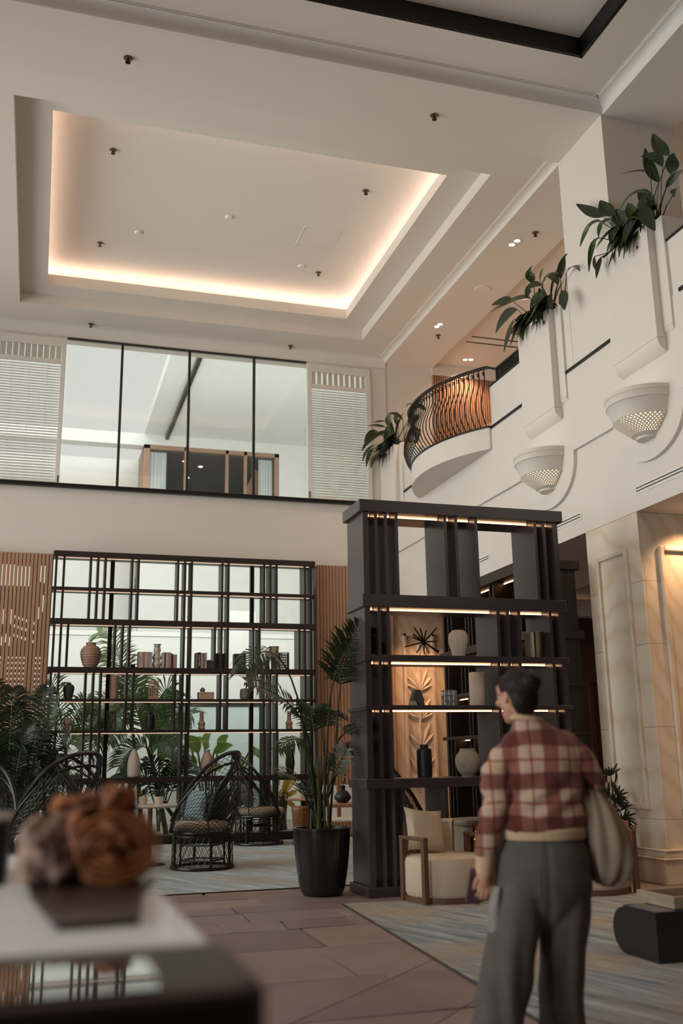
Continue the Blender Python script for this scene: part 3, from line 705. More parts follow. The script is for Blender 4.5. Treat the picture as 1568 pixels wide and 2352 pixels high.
def tower(name, label, loc, rz, W, D, rows, shelves, back=None, led=True, tw='towerwood'):
    r = E(name, label, 'bookcase', loc, rz)
    for z0, z1, o in shelves: B(MB().box(-o, W+o, -o*0.6, D+o*0.6, z0, z1), 'shelf', M[tw], r, bevel=0.004, seg=1)
    for i, xs in enumerate(rows):
        z0, z1 = shelves[i][1], shelves[i+1][0]
        for k, x in enumerate(xs):
            hw = 0.03 if k in (0, len(xs)-1) else 0.0165
            B(MB().box(x-hw, x+hw, 0.012, D-0.012, z0, z1), 'upright', M[tw], r)
        if led and i:
            for (a, b) in [(xs[k], xs[k+1]) for k in range(len(xs)-1)]:
                if b-a > 0.08: B(MB().box(a+0.025, b-0.025, 0.16, 0.172, z1-0.012, z1-0.002), 'led_strip', M['led'], r)
    if back: B(MB().box(0.03, W-0.03, D-0.03, D-0.012, shelves[0][1], shelves[-1][0]), 'back_panel', back, r)
    return r
M['towerwood'] = wood_mat('tower_dark_timber', '#42393a', '#3d3435', 0.27, bump=0.015)
M['towerwood'].node_tree.nodes['Principled BSDF'].inputs['Specular IOR Level'].default_value = 0.85
TX = 3.095; k = lambda xs: [x-TX for x in xs]
twr = tower('tower_shelf', 'dark open shelf tower lit by warm strips in the middle of the lobby', (TX, 9.38, 0), 0, 2.28, 0.565,
    [k([3.138, 3.26, 3.36, 3.472, 3.918, 4.55, 4.68, 4.8, 5.2, 5.325]), k([3.136, 3.253, 3.36, 4.55, 4.68, 4.8, 5.2, 5.325]), k([3.136, 3.26, 3.36, 4.562, 4.683, 4.807, 5.2, 5.325]),
     k([3.138, 3.263, 3.357, 4.58, 4.694, 4.824, 5.195, 5.325]), k([3.137, 3.25, 3.357, 3.475, 4.023, 4.149, 4.38, 5.08, 5.185, 5.32])],
    [(0, 0.09, 0.02), (0.99, 1.08, 0.012), (1.74, 1.785, 0.005), (2.217, 2.283, 0.005), (2.765, 2.893, 0.012), (3.755, 3.88, 0.03)])
twr2 = tower('wall_shelf', 'second dark shelf unit with brown back panel standing behind the tower shelf', (5.47, 13.05, 0), -PI/2, 2.75, 0.6,
    [[0.03, .15, .27, .8, .9, 1.4, 1.5, 2.0, 2.2, 2.3, 2.72], [0.03, .15, .27, .8, .9, 1.4, 1.5, 1.9, 2.2, 2.3, 2.72], [0.03, .15, .8, .9, 1.4, 1.52, 2.0, 2.2, 2.72], [0.03, .15, .6, .72, .84, 1.4, 1.5, 2.2, 2.3, 2.72], [0.03, .2, .32, .8, .9, 1.0, 1.6, 1.7, 2.3, 2.42, 2.72]],
    [(0, 0.09, 0.02), (0.93, 1.02, 0.05), (1.50, 1.545, 0.05), (2.05, 2.10, 0.05), (2.6, 2.7, 0.05), (3.42, 3.53, 0.05)], back=M['darkpanel'], tw='darkwood')
# ------------------------------------------------------------------ objects on the shelves
M['terra'] = mat('terracotta_vase', '#b08a76', 0.8, var=0.2, scale=9, bump=0.1)
M['pinkclay'] = mat('pink_clay', '#b99583', 0.75, var=0.06)
M['paleclay'] = mat('pale_stoneware', '#c4b8aa', 0.7, var=0.06)
M['creamclay'] = mat('cream_ceramic', '#d8c9b6', 0.65, var=0.05)
M['greyclay'] = mat('grey_stoneware', '#7c7468', 0.75, var=0.1)
M['darkclay'] = mat('charcoal_ceramic', '#4a4642', 0.7, var=0.08)
M['blackclay'] = mat('matt_black_ceramic', '#1b1918', 0.5, var=0.05)
M['stonevase'] = mat('rough_stone_vase', '#a79c8a', 0.85, var=0.08, scale=25, bump=0.3)
def vase(name, label, prof, mt, x, y, z, n=32, rfun=None, group=None, parts=(), flat=False):
    r = E(name, label, 'vase', (x, y, z), 0, group)
    B(MB().lathe(prof, n, rfun=rfun, caps=(True, False)), 'vessel', mt, r, smooth=not flat)
    rim = max(p[1] for p in prof); rt = [p[0] for p in prof if p[1] == rim][0]
    B(MB().lathe([(max(rt-0.012, 0.004), rim-0.002), (max(rt-0.014, 0.003), rim-0.06), (0.0, rim-0.06)], 20), 'opening', M['blackclay'], r)
    B(MB().lathe([(max(rt-0.012, 0.004), rim), (rt, rim+0.004), (rt+0.004, rim-0.006)], 28), 'lip', mt, r, smooth=True)
    return r
def sm(pts, n=6):   # smooth a profile with Catmull-Rom
    out = []
    for i in range(len(pts)-1):
        p0, p1, p2, p3 = pts[max(i-1, 0)], pts[i], pts[i+1], pts[min(i+2, len(pts)-1)]
        for k in range(n):
            t = k/n
            out.append(tuple(0.5*((2*p1[j])+(-p0[j]+p2[j])*t+(2*p0[j]-5*p1[j]+4*p2[j]-p3[j])*t*t+(-p0[j]+3*p1[j]-3*p2[j]+p3[j])*t**3) for j in (0, 1)))
    out.append(pts[-1]); return [(max(0.0005, a), b) for a, b in out]
BYM = 16.92
def bx(px): return float(onY(px/2, 1540, BYM)[0])
Z4, Z5, Z6, Z7 = 2.795, 2.283, 1.782, 1.033
rib = []
base = sm([(0.10, 0), (0.135, 0.08), (0.165, 0.19), (0.165, 0.27), (0.13, 0.34), (0.085, 0.365), (0.08, 0.40), (0.085, 0.41)], 10)
rib = [(r+(0.005*math.sin(z*150) if 0.02 < z < 0.33 else 0), z) for r, z in base]
vase('ribbed_urn', 'large rough terracotta urn with ridged sides on the tall bookcase', rib, M['terra'], bx(413), BYM, Z4)
o = E('paperweight', 'small dark blue knob beside the pale books on tall bookcase', 'ornament', (bx(609), BYM-0.05, Z4))
M['navy'] = mat('navy_glaze', '#26304a', 0.35); B(MB().ball((0, 0, 0.035), 0.035, 8, (1.1, 1, 1)), 'body', M['navy'], o, smooth=True); B(MB().lathe([(0.03, 0), (0.03, 0.01), (0.0, 0.01)], 14), 'foot', M['navy'], o)
vase('wavy_vase', 'pale vase of stacked flared rings between two runs of books', [(0.055, 0), (0.06, 0.0), (0.082, 0.07), (0.06, 0.125), (0.062, 0.14), (0.078, 0.18), (0.056, 0.245), (0.055, 0.27), (0.064, 0.30), (0.058, 0.33), (0.05, 0.36), (0.062, 0.405)], M['paleclay'], bx(718), BYM-0.02, Z4, 8, flat=True)
BOOKC = {}
def book(x, z, w, h, col, label, group, d=0.17, y=None, title=None, tcol='#3a2c26', lean=0.0, tsize=None):
    y = BYM-0.1 if y is None else y
    if col not in BOOKC: BOOKC[col] = mat('book_cover_%d' % len(BOOKC), col, 0.6, var=0.05)
    r = E('book', label, 'book', (x, y, z), 0, group); r.rotation_euler.y = lean
    c = MB(); c.box(0, w, 0, 0.006, 0, h); c.box(0, 0.003, 0.006, d, 0, h); c.box(w-0.003, w, 0.006, d, 0, h)
    B(c, 'cover', BOOKC[col], r)
    B(MB().box(0.0035, w-0.0035, 0.007, d-0.006, 0.004, h-0.005), 'pages', M['paper'], r)
    if title:
        cu = bpy.data.curves.new('title', 'FONT'); cu.body = title; cu.size = tsize or w*0.72; cu.extrude = 0.0003; cu.align_x = 'CENTER'; cu.align_y = 'CENTER'
        t = link('title', cu, None, r, (w/2, -0.0008, h/2)); t.rotation_euler = (PI/2, PI/2, 0)
        k = 'ink'+tcol; M.setdefault(k, mat('ink_%d' % len(M), tcol, 0.6, var=0)); cu.materials.append(M[k])
    return r
M['paper'] = mat('page_block', '#d9cdbb', 0.8)
# run of books: (x0, x1 in photograph zoom units, top, colour, label, title)
def run(items, zsh, group):
    for x0, x1, h, col, lb, ti, tc in items:
        a, b = bx(x0), bx(x1); book(a+0.001, zsh, b-a-0.002, h, col, lb, group, title=ti, tcol=tc)
run([(629, 634, .265, '#8e8a80', 'thin grey book first in the pale row left of the wavy vase', None, ''), (634, 650, .268, '#cbbcb0', 'pale book titled down its spine, left in the row beside wavy vase', 'CHANEL', '#5a4a42'), (650, 661, .268, '#a8796c', 'dusty red book in the pale row left of the wavy vase', None, ''),
     (661, 672, .268, '#c2b0a4', 'beige book right of the dusty red one', None, ''), (672, 684, .268, '#9a92a0', 'lilac grey book in the row left of wavy vase', None, ''), (685, 696, .266, '#b9b0a2', 'greenish beige book touching the wavy vase on its left', None, '')], Z4, 'books left of the wavy vase')
run([(741, 750, .265, '#b8b0a0', 'pale olive book right of the wavy vase', None, ''), (750, 755, .265, '#2c2623', 'thin black book right of the wavy vase', None, ''), (756, 767, .265, '#bba69c', 'pale rose book right of the thin black one', None, ''), (767, 781, .265, '#ab867c', 'rose brown book in row right of the wavy vase', None, ''),
     (781, 790, .245, '#3a2a24', 'dark brown book in row right of the wavy vase', None, ''), (791, 799, .23, '#b08f78', 'short tan book near the end of the row right of the wavy vase', None, ''), (799, 804, .23, '#c5a777', 'short ochre book near the end of the row', None, ''), (804, 808, .23, '#2f5068', 'thin short blue book at the end of the row', None, '')], Z4, 'books right of the wavy vase')
run([(893, 902, .265, '#9b8776', 'taupe book left of the black titled one', None, ''), (902, 917, .272, '#231e1b', 'black book with large white spine title', 'TOM FORD', '#e6e0d6'), (917, 929, .266, '#a29284', 'grey beige book right of the black titled one', None, ''), (934, 945, .268, '#b3a79d', 'pale book with dark spine title standing alone', 'CHANEL', '#5a4044')], Z4, 'books in the centre of the tall bookcase')
run([(984, 1000, .262, '#2d2622', 'black book against the upright right of the grey block', None, ''), (1008, 1026, .258, '#2a2120', 'wide black book left of the mauve one', None, ''), (1027, 1038, .265, '#8b7d84', 'mauve grey book right of the wide black one', None, ''), (1038, 1043, .255, '#352b28', 'thin dark book right of the mauve one', None, ''),
     (1071, 1084, .26, '#2b2522', 'black book alone left of the palm frond', None, ''), (1087, 1101, .262, '#4a3d38', 'dark brown book behind the palm frond', None, ''), (1102, 1112, .258, '#8f7d72', 'tan book behind the palm frond', None, ''), (1113, 1124, .262, '#332b28', 'charcoal book at the end of the row behind the palm', None, '')], Z4, 'dark books at the right of the tall bookcase')
o = E('stone_block', 'small dark grey tapered block beside the pale titled book', 'ornament', (bx(959), BYM-0.03, Z4))
B(MB().lathe([(0.062, 0), (0.064, 0.12), (0.058, 0.15), (0.0, 0.152)], 4).xf(Matrix.Rotation(PI/4, 4, 'Z')), 'body', M['darkclay'], o, bevel=0.006); B(MB().box(-0.046, 0.046, -0.046, 0.046, 0, 0.004), 'foot', M['blackclay'], o)
vase('faceted_vase', 'faceted two tone vase behind the arching palm frond', [(0.058, 0), (0.055, 0.06), (0.058, 0.14), (0.085, 0.22), (0.085, 0.39), (0.09, 0.40)], M['pinkclay'], bx(1258), BYM, Z4, 8, flat=True)
def lattice_box(name, label, x, z, w, h, nx, nz, mt, gap=0.55, round_=False, solid=0.0):
    r = E(name, label, 'ornament', (x, BYM, z)); g = w/nx; mb = MB()
    for s in (-1, 1):
        for i in range(nx+1):
            xx = -w/2+i*g; mb.box(xx-g*0.11, xx+g*0.11, s*w/2-0.006, s*w/2+0.006, 0, h)
        for j in range(nz+1):
            zz = solid+j*(h-solid)/nz; mb.box(-w/2, w/2, s*w/2-0.005, s*w/2+0.005, max(0, zz-0.006), min(h, zz+0.006))
        for i in range(1, nx):
            yy = -w/2+i*g; mb.box(s*w/2-0.006, s*w/2+0.006, yy-g*0.11, yy+g*0.11, 0, h)
        for j in range(nz+1):
            zz = solid+j*(h-solid)/nz; mb.box(s*w/2-0.005, s*w/2+0.005, -w/2, w/2, max(0, zz-0.006), min(h, zz+0.006))
    B(mb, 'lattice', mt, r)
    B(MB().box(-w/2, w/2, -w/2, w/2, 0, max(0.008, solid)), 'base', mt, r)
    return r
lattice_box('lattice_lantern', 'dark pierced lattice box behind the arching palm frond', bx(1303), Z4, 0.15, 0.30, 5, 7, M['darkclay'])
vase('shoulder_jar', 'charcoal shouldered jar on the left of the tall bookcase', sm([(0.06, 0), (0.075, 0.08), (0.09, 0.17), (0.075, 0.225), (0.04, 0.24), (0.038, 0.262)]), M['darkclay'], bx(320), BYM, Z5)
vase('cylinder_vase', 'tall plain pale pink cylinder on the tall bookcase', [(0.072, 0), (0.074, 0.005), (0.074, 0.385)], M['pinkclay'], bx(526), BYM, Z5)
lattice_box('lattice_lantern', 'pinkish pierced lattice cylinder with round holes in the middle of the tall bookcase', bx(707), Z5, 0.15, 0.31, 4, 6, M['pinkclay'], solid=0.05)
bk = E('book', 'large pinkish book lying flat under a small lidded pot', 'book', (bx(910), BYM-0.12, Z5))
B(MB().box(0, 0.26, 0, 0.2, 0, 0.008).box(0, 0.26, 0, 0.2, 0.112, 0.12).box(0, 0.26, 0, 0.006, 0.008, 0.112), 'cover', M['pinkclay'], bk); B(MB().box(0.004, 0.256, 0.007, 0.196, 0.009, 0.111), 'pages', M['paper'], bk)
cu = bpy.data.curves.new('title', 'FONT'); cu.body = 'TRESITA'; cu.size = 0.034; cu.extrude = 0.0003; cu.align_x = 'CENTER'; cu.space_character = 1.5
t_ = link('title', cu, None, bk, (0.12, -0.0008, 0.08)); t_.rotation_euler = (PI/2, 0, 0); cu.materials.append(mat('ink_brown', '#6a5048', 0.6, var=0))
o = E('lidded_pot', 'small round lidded pot resting on the flat pinkish book', 'pot', (bx(931), BYM-0.02, Z5+0.12))
B(MB().lathe(sm([(0.03, 0), (0.042, 0.025), (0.04, 0.055), (0.02, 0.07)]), 20), 'body', M['greyclay'], o, smooth=True); B(MB().lathe([(0.022, 0.069), (0.012, 0.08), (0.004, 0.085), (0.007, 0.092), (0, 0.097)], 14), 'lid', M['pinkclay'], o, smooth=True)
vase('squat_pot', 'squat grey ribbed pot at the right of the tall bookcase', sm([(0.06, 0), (0.085, 0.03), (0.088, 0.12), (0.078, 0.175), (0.05, 0.185)]), M['greyclay'], bx(1126), BYM, Z5, 48, lambda a, z: 1+0.012*math.cos(24*a))
o = E('ball_ornament', 'pinkish ball resting on a short neck, left of tall bookcase', 'ornament', (bx(322), BYM, Z6))
B(MB().ball((0, 0, 0.135), 0.072, 12, (1, 1, 0.9)), 'ball', M['pinkclay'], o, smooth=True); B(MB().lathe([(0.048, 0), (0.046, 0.05), (0.05, 0.085)], 20), 'neck', M['pinkclay'], o, smooth=True)
lattice_box('lattice_lantern', 'brown pierced lattice box below the tall pale cylinder', bx(519), Z6, 0.15, 0.31, 6, 8, M['darkclay'])
vase('black_jar', 'matt black jar with short neck in the middle of tall bookcase', sm([(0.06, 0), (0.072, 0.02), (0.074, 0.22), (0.06, 0.265), (0.03, 0.28), (0.028, 0.305)]), M['blackclay'], bx(697), BYM, Z6)
for px, lb in ((930, 'tiered pinkish candle vase in the middle of tall bookcase'), (1327, 'tiered pinkish candle vase behind the potted palm')):
    vase('tiered_vase', lb, [(0.05, 0), (0.062, 0.03), (0.05, 0.06), (0.064, 0.095), (0.066, 0.105), (0.04, 0.15), (0.036, 0.155), (0.034, 0.30)], M['pinkclay'], bx(px), BYM, Z6, 12, flat=True)
vase('bottle_vase', 'tall pale bottle vase with narrow pink neck above the wicker chairs', sm([(0.08, 0), (0.10, 0.04), (0.098, 0.25), (0.06, 0.38), (0.038, 0.42), (0.036, 0.445)]), M['paleclay'], bx(629), BYM, Z7)
vase('pink_vase', 'pink clay vase showing above the hooded wicker chair', sm([(0.05, 0), (0.10, 0.1), (0.11, 0.22), (0.07, 0.34), (0.045, 0.38), (0.05, 0.42)]), M['pinkclay'], bx(958), BYM, Z7)
vase('black_tapered_vase', 'black angular vase behind the potted palm', [(0.06, 0), (0.085, 0.17), (0.085, 0.2), (0.06, 0.42)], M['blackclay'], bx(1330), BYM, Z7, 5, flat=True)
# ---- on the tower shelf
TYM = 9.60
def tx(z6, y=TYM): return float(onY(784+z6/2, 1520, y)[0])
ZT3, ZT4, ZT5 = 2.283, 1.785, 1.08
o = E('spiky_star', 'black spiky rod star ornament on the tower shelf', 'ornament', (tx(381), TYM, ZT3+0.16))
cc = (381, 710); rods = [(323, 648), (346, 652), (390, 655), (432, 647), (308, 682), (322, 690), (420, 683), (465, 700), (297, 730), (330, 764), (383, 766), (393, 766), (437, 764), (436, 758), (360, 700), (410, 715)]
rr = random.Random(4)
for i, (a, b) in enumerate(rods):
    d = Vector(((a-cc[0])/2*9.6/2265*1.04, rr.uniform(-.14, .14), -(b-cc[1])/2*9.6/2265*1.04)); d.z = max(d.z, -0.155)
    B(MB().tube([(0, 0, 0), d], 0.0075, 7), 'rod', M['blackmetal'], o)
B(MB().ball((0, 0, 0), 0.028, 8), 'hub', M['blackmetal'], o, smooth=True)
vase('pleated_vase', 'cream vase with vertical pleats on the upper tower shelf', sm([(0.062, 0), (0.078, 0.07), (0.098, 0.15), (0.102, 0.20), (0.092, 0.255), (0.06, 0.285)]), M['creamclay'], tx(541), TYM, ZT3, 120, lambda a, z: 1+0.022*math.cos(30*a))
for i, (w_, h_, c_, lb, ln) in enumerate([(0.022, .275, '#cfc6b0', 'cream book upright at the left of the small tower row', 0), (0.014, .28, '#2a2320', 'thin black book second in the small tower row', 0), (0.034, .285, '#a08462', 'tan book third in the small tower row', .03), (0.018, .28, '#7d6448', 'brown book fourth in the small tower row', .05), (0.03, .285, '#231c1a', 'black book leaning at the right of the small tower row', .09)]):
    book(tx(861)+[0, .025, .042, .08, .103][i]-[0, 0, .004, .008, .018][i], ZT3, w_, h_, c_, lb, 'books on the tower shelf', y=TYM-0.1, lean=ln)
# faceted dark A shaped sculpture
o = E('facet_sculpture', 'dark faceted A shaped sculpture on the tower shelf', 'sculpture', (tx(340), TYM, ZT4))
def hexp(pts, y0, y1, mt, nm, b=0.004): B(MB().prism(pts, y0, y1, 'y'), nm, mt, o, bevel=b, fix=True)
M['facet'] = mat('faceted_grey', '#5a5752', 0.45, var=0.1)
hexp([(-0.03, 0.165), (0.025, 0.165), (0.066, 0.06), (0.03, 0.0), (0.0, 0.03), (-0.02, 0.06), (-0.065, 0.06)], -0.05, 0.05, M['facet'], 'upper_block')
hexp([(-0.066, 0.055), (-0.028, 0.058), (0.0, 0.0), (-0.085, 0.0)], -0.04, 0.04, M['paleclay'], 'left_foot'); hexp([(0.06, 0.05), (0.08, 0.0), (0.034, 0.0)], -0.04, 0.04, M['greyclay'], 'right_foot')
o = E('glass_blocks', 'stacked clear glass cube vase on the tower shelf', 'vase', (tx(487), TYM, ZT4))
M['cube'] = mat('smoky_clear_glass', '#cfd2cc', 0.05, trans=0.8, var=0.02)
for i in range(3):
    for j in range(3):
        for kx in range(2): B(MB().box(-0.072+i*0.049, -0.027+i*0.049, -0.05+kx*0.05, -0.004+kx*0.05, 0.002+j*0.055, 0.053+j*0.055), 'glass_cube', M['cube'], o, bevel=0.006, seg=1)
vase('cylinder_vase', 'tall cream cylinder vase on the tower shelf beside the glass cubes', [(0.082, 0), (0.086, 0.006), (0.086, 0.34), (0.082, 0.345)], M['creamclay'], tx(618)+0.0, TYM, ZT4+0.0, 32)
vase('black_bottle', 'matt black bottle vase with short neck on the low tower shelf', sm([(0.06, 0), (0.074, 0.02), (0.076, 0.24), (0.064, 0.28), (0.042, 0.292), (0.042, 0.32)]), M['blackclay'], tx(365), TYM, ZT5)
vase('moon_jar', 'round rough stone moon jar on the low tower shelf', sm([(0.06, 0), (0.064, 0.012), (0.105, 0.06), (0.130, 0.14), (0.122, 0.20), (0.08, 0.258), (0.076, 0.275)]), M['stonevase'], tx(560), TYM, ZT5)
# small pale disc ornament on the wall shelf
o = E('disc_ornament', 'small white disc ornament on the wall shelf behind the tower', 'ornament', (5.6, 12.2, 1.545)); B(MB().lathe([(0.0, -0.01), (0.07, -0.01), (0.075, 0), (0.07, 0.01), (0, 0.01)], 24).xf(Matrix.Translation((0, 0, 0.08)) @ Matrix.Rotation(PI/2, 4, 'Y')), 'disc', M['trimw'], o, smooth=True)
B(MB().box(-0.03, 0.03, -0.03, 0.03, 0, 0.012), 'stand', M['blackmetal'], o)
# ------------------------------------------------------------------ floor pavers, rugs
def clip(poly, a, b, c):          # keep a*x+b*y<=c
    out = []
    for i in range(len(poly)):
        p, q = poly[i], poly[(i+1) % len(poly)]; dp, dq = a*p[0]+b*p[1]-c, a*q[0]+b*q[1]-c
        if dp <= 0: out.append(p)
        if dp*dq < 0:
            t = dp/(dp-dq); out.append((p[0]+(q[0]-p[0])*t, p[1]+(q[1]-p[1])*t))
    return out
def parea(p): return abs(sum(p[i][0]*p[(i+1) % len(p)][1]-p[(i+1) % len(p)][0]*p[i][1] for i in range(len(p))))/2
PAV = [mat('sandstone_paver_%d' % i, c, 0.55, var=0.10, scale=2.2, bump=0.05) for i, c in enumerate(('#94807a', '#8a7672', '#9c887f', '#917e7a', '#85716d'))]
rr = random.Random(11)
g1 = [onZ(784, 2299, 0), onZ(980, 2211, 0)]; g2 = [onZ(1000, 2352, 0), onZ(1075, 2307, 0)]
LN = []
for g in (g1, g2):
    d = g[1]-g[0]; n_ = np.array([-d[1], d[0]]); n_ = n_/np.linalg.norm(n_); LN.append((float(n_[0]), float(n_[1]), float(n_ @ g[0][:2])))
y = 1.5; k = 0
while y < 11.2:
    h = rr.uniform(0.34, 0.52) if y > 7.5 else rr.uniform(0.8, 1.05)
    x = -1.6+rr.uniform(-.4, 0)
    while x < 7.6:
        w_ = rr.uniform(0.45, 0.95) if y > 7.5 else rr.uniform(0.9, 1.5)
        j = lambda: rr.uniform(-0.025, 0.025)
        poly = [(x+j(), y+j()), (x+w_+j(), y+j()), (x+w_+j(), y+h+j()), (x+j(), y+h+j())]
        x += w_+0.006
        if poly[0][0] > 3.3 and poly[2][1] < 8.6 and poly[2][0] < 5.7: continue
        parts = [poly]
        if y < 7.4:
            for (a, b, c) in LN:
                parts = [q for p in parts for q in (clip(p, a, b, c-0.004), clip(p, -a, -b, -c-0.004)) if len(q) > 2]
        for p in parts:
            if parea(p) < 0.004: continue
            B(MB().prism(p, -0.03, -0.0005*rr.random()), 'paver', PAV[rr.randrange(5)], floor_o, fix=True); k += 1
    y += h+0.006
def rug_mat(name, rot, tone):
    s = NT(name); v = s.streak((0.5, 5.0, 1), rot); v2 = s.coords((1, 1, 1))
    a = s.noise(v, 2.0, 8, 0.72, 0.3); b = s.noise(v2, 0.9, 4, 0.55); c = s.noise(s.streak((1.0, 30, 1), rot), 3, 6, 0.7)
    ca = s.ramp(a, [(0.36, lin(tone[0])), (0.52, lin(tone[1])), (0.66, lin(tone[2]))])
    mx = s.n('ShaderNodeMix', data_type='RGBA'); s.l(s.ramp(b, [(0.42, (0, 0, 0, 1)), (0.6, (1, 1, 1, 1))]), mx.inputs[0]); s.l(ca, mx.inputs[6])
    cb = s.ramp(c, [(0.35, lin(tone[3])), (0.65, lin(tone[4]))]); s.l(cb, mx.inputs[7])
    s.l(mx.outputs[2], s.b.inputs['Base Color']); s.b.inputs['Roughness'].default_value = 0.95
    s.bump(c, 0.3, 0.004); return s.m
def rug(label, cx, cy, w, d, rz, mt):
    r = E('area_rug', label, 'rug', (cx, cy, 0), rz)
    B(MB().box(-w/2+.02, w/2-.02, -d/2+.02, d/2-.02, 0, 0.012), 'pile', mt, r)
    mb = MB(); frame_rect(mb, -w/2, w/2, -d/2, d/2, -w/2+.02, w/2-.02, -d/2+.02, d/2-.02, 0, 0.010); B(mb, 'binding', M['rugedge'], r)
M['rugedge'] = mat('rug_binding', '#4a3f3b', 0.9)
rug('pale blue grey streaked rug under the wicker chairs', 2.1, 13.4, 6.5, 6.1, 0, rug_mat('rug_blue', 1.15, ('#84979f', '#abbbc0', '#cad0cf', '#918c86', '#bab2a8')))
rug('distressed grey rug under the cream armchairs and the walking woman', 4.13, 5.62, 3.25, 6.75, -0.065, rug_mat('rug_grey', 1.2, ('#5a5f61', '#89949a', '#b7b8b3', '#6a6159', '#bdae9b')))
# ------------------------------------------------------------------ big planter pot
M['glazeblack'] = mat('black_glazed_pot', '#1d1517', 0.22, var=0.05, coat=0.3)
M['palm'] = leaf_mat('palm_leaf', '#3f4f28', '#26331b', 0.22, 0.38)
M['palmdark'] = leaf_mat('palm_leaf_dark', '#2a371f', '#1a2415', 0.18, 0.42)
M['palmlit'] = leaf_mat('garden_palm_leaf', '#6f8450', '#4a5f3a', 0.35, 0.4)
M['stem'] = mat('palm_stem', '#5d5a34', 0.55, var=0.2)
def frond(mb, pts, L, t0=0.25, n=26, droop=0.5, w=0.017, up=(0, 0, 1), spread=1.0, seed=0, vee=0.35):
    rr = random.Random(seed); P = [Vector(p) for p in pts]
    def at(t):
        s = t*(len(P)-1); i = min(int(s), len(P)-2); f = s-i
        p0, p1, p2, p3 = P[max(i-1, 0)], P[i], P[i+1], P[min(i+2, len(P)-1)]
        return 0.5*((2*p1)+(p2-p0)*f+(2*p0-5*p1+4*p2-p3)*f*f+(3*p1-p0-3*p2+p3)*f**3)
    mb.tube([at(i/14) for i in range(15)], [0.011*(1-0.75*i/14)+0.0015 for i in range(15)], 5)
    for i in range(n):
        t = t0+(1-t0)*(i+0.5)/n; p = at(t); d = (at(min(1, t+0.02))-at(t-0.02)).normalized()
        sd = d.cross(Vector(up)); sd = sd.normalized() if sd.length > 0.05 else Vector((1, 0, 0)); nn = sd.cross(d).normalized()
        ll = L*(0.45+0.55*math.sin(PI*min(1, (t-t0)/(1-t0)*0.8+0.2)))*rr.uniform(0.85, 1.1)
        for s in (-1, 1):
            q = (sd*s*spread+d*rr.uniform(0.55, 0.85)+nn*vee*rr.uniform(.5, 1)).normalized()
            a, b = p, p+q*ll*0.5+Vector((0, 0, -droop*ll*0.10)); c = p+q*ll*0.95+Vector((0, 0, -droop*ll*0.5))
            wd = (q.cross(nn)).normalized()*w
            mb.add([a-wd*.3, a+wd*.3, b+wd, b-wd, c], [(0, 1, 2, 3), (3, 2, 4)])
def P9(px, py, Y): return Vector(onY(px, py, Y))
pot = E('potted_palm', 'tall kentia palm in a big black glazed pot beside the tower shelf', 'plant', (2.75, 9.80, 0))
pv = Vector((2.75, 9.80, 0))
B(MB().lathe(sm([(0.15, 0), (0.20, 0.02), (0.235, 0.14), (0.262, 0.34), (0.275, 0.50), (0.278, 0.60)], 5)+[(0.285, 0.605), (0.285, 0.625), (0.262, 0.625), (0.255, 0.56)], 40), 'pot', M['glazeblack'], pot, smooth=True)
B(MB().lathe([(0.256, 0.56), (0.0, 0.575)], 24), 'soil', M['soil'], pot)
def c4(x, y): return (520+x*340/1568, 1400+y*340/1568)
FR = [  # crop points, depth offset at tip, leaflet length, droop, t0, n, seed
    ([(950, 2250), (860, 1650), (770, 1000), (620, 600), (470, 455), (330, 470), (190, 640)], -.35, .36, 1.4, .52, 20),
    ([(965, 2250), (900, 1560), (800, 1180), (640, 980), (430, 850), (215, 770)], -.2, .34, .5, .42, 24),
    ([(1040, 2250), (1070, 1300), (1110, 850), (1190, 600), (1300, 380), (1420, 195)], -.15, .42, .5, .45, 26),
    ([(1100, 2250), (1150, 1500), (1190, 950), (1230, 640), (1330, 430), (1450, 330)], .1, .40, 1.1, .48, 24),
    ([(985, 2250), (900, 1700), (840, 1430), (770, 1375), (650, 1390), (545, 1470)], -.3, .2, 1.2, .45, 16),
    ([(1060, 2250), (1130, 1520), (1240, 1320), (1370, 1240), (1490, 1240)], -.1, .17, .8, .5, 14),
    ([(1000, 2250), (960, 1700), (930, 1300), (900, 1060), (960, 1100)], .2, .32, .8, .5, 18),
    ([(1020, 2250), (1030, 1600), (1010, 1250), (1060, 1080), (1130, 1070)], .25, .3, 1.0, .5, 18),
    ([(940, 2250), (880, 1950), (780, 1800), (640, 1730), (540, 1740)], -.25, .2, .5, .5, 14),
    ([(960, 2250), (870, 2050), (830, 1960), (800, 1880)], -.3, .22, .3, .4, 8),
    ([(1040, 2250), (1100, 1850), (1180, 1650), (1270, 1480)], -.15, .24, .3, .45, 10),
    ([(1080, 2250), (1180, 1700), (1300, 1480), (1390, 1420)], .2, .2, .8, .5, 12)]
for i, (cp, dy, L, dr, t0, n) in enumerate(FR):
    pts = [P9(*c4(*q), 9.8+(0.02 if j == 0 else 0)+dy*(j/(len(cp)-1))**1.5)-pv for j, q in enumerate(cp)]
    pts[0] = Vector((rr.uniform(-.08, .08), rr.uniform(-.06, .06), 0.57))
    mb = MB(); frond(mb, pts, L, t0, n, dr, 0.016, (0, -0.5, 0.8) if i not in (2, 3) else (0, -1, 0.1), 1.0, i)
    B(mb, 'frond', M['palm'] if i % 2 == 0 else M['palmdark'], pot)
for i in range(7):
    x0, y0 = rr.uniform(-.12, .12), rr.uniform(-.1, .1)
    B(MB().tube([(x0, y0, 0.57), (x0*0.9, y0*0.9, 0.95), (x0*1.1, y0, 1.3)], [0.014, 0.011, 0.006], 6), 'cane', M['stem'], pot, smooth=True)
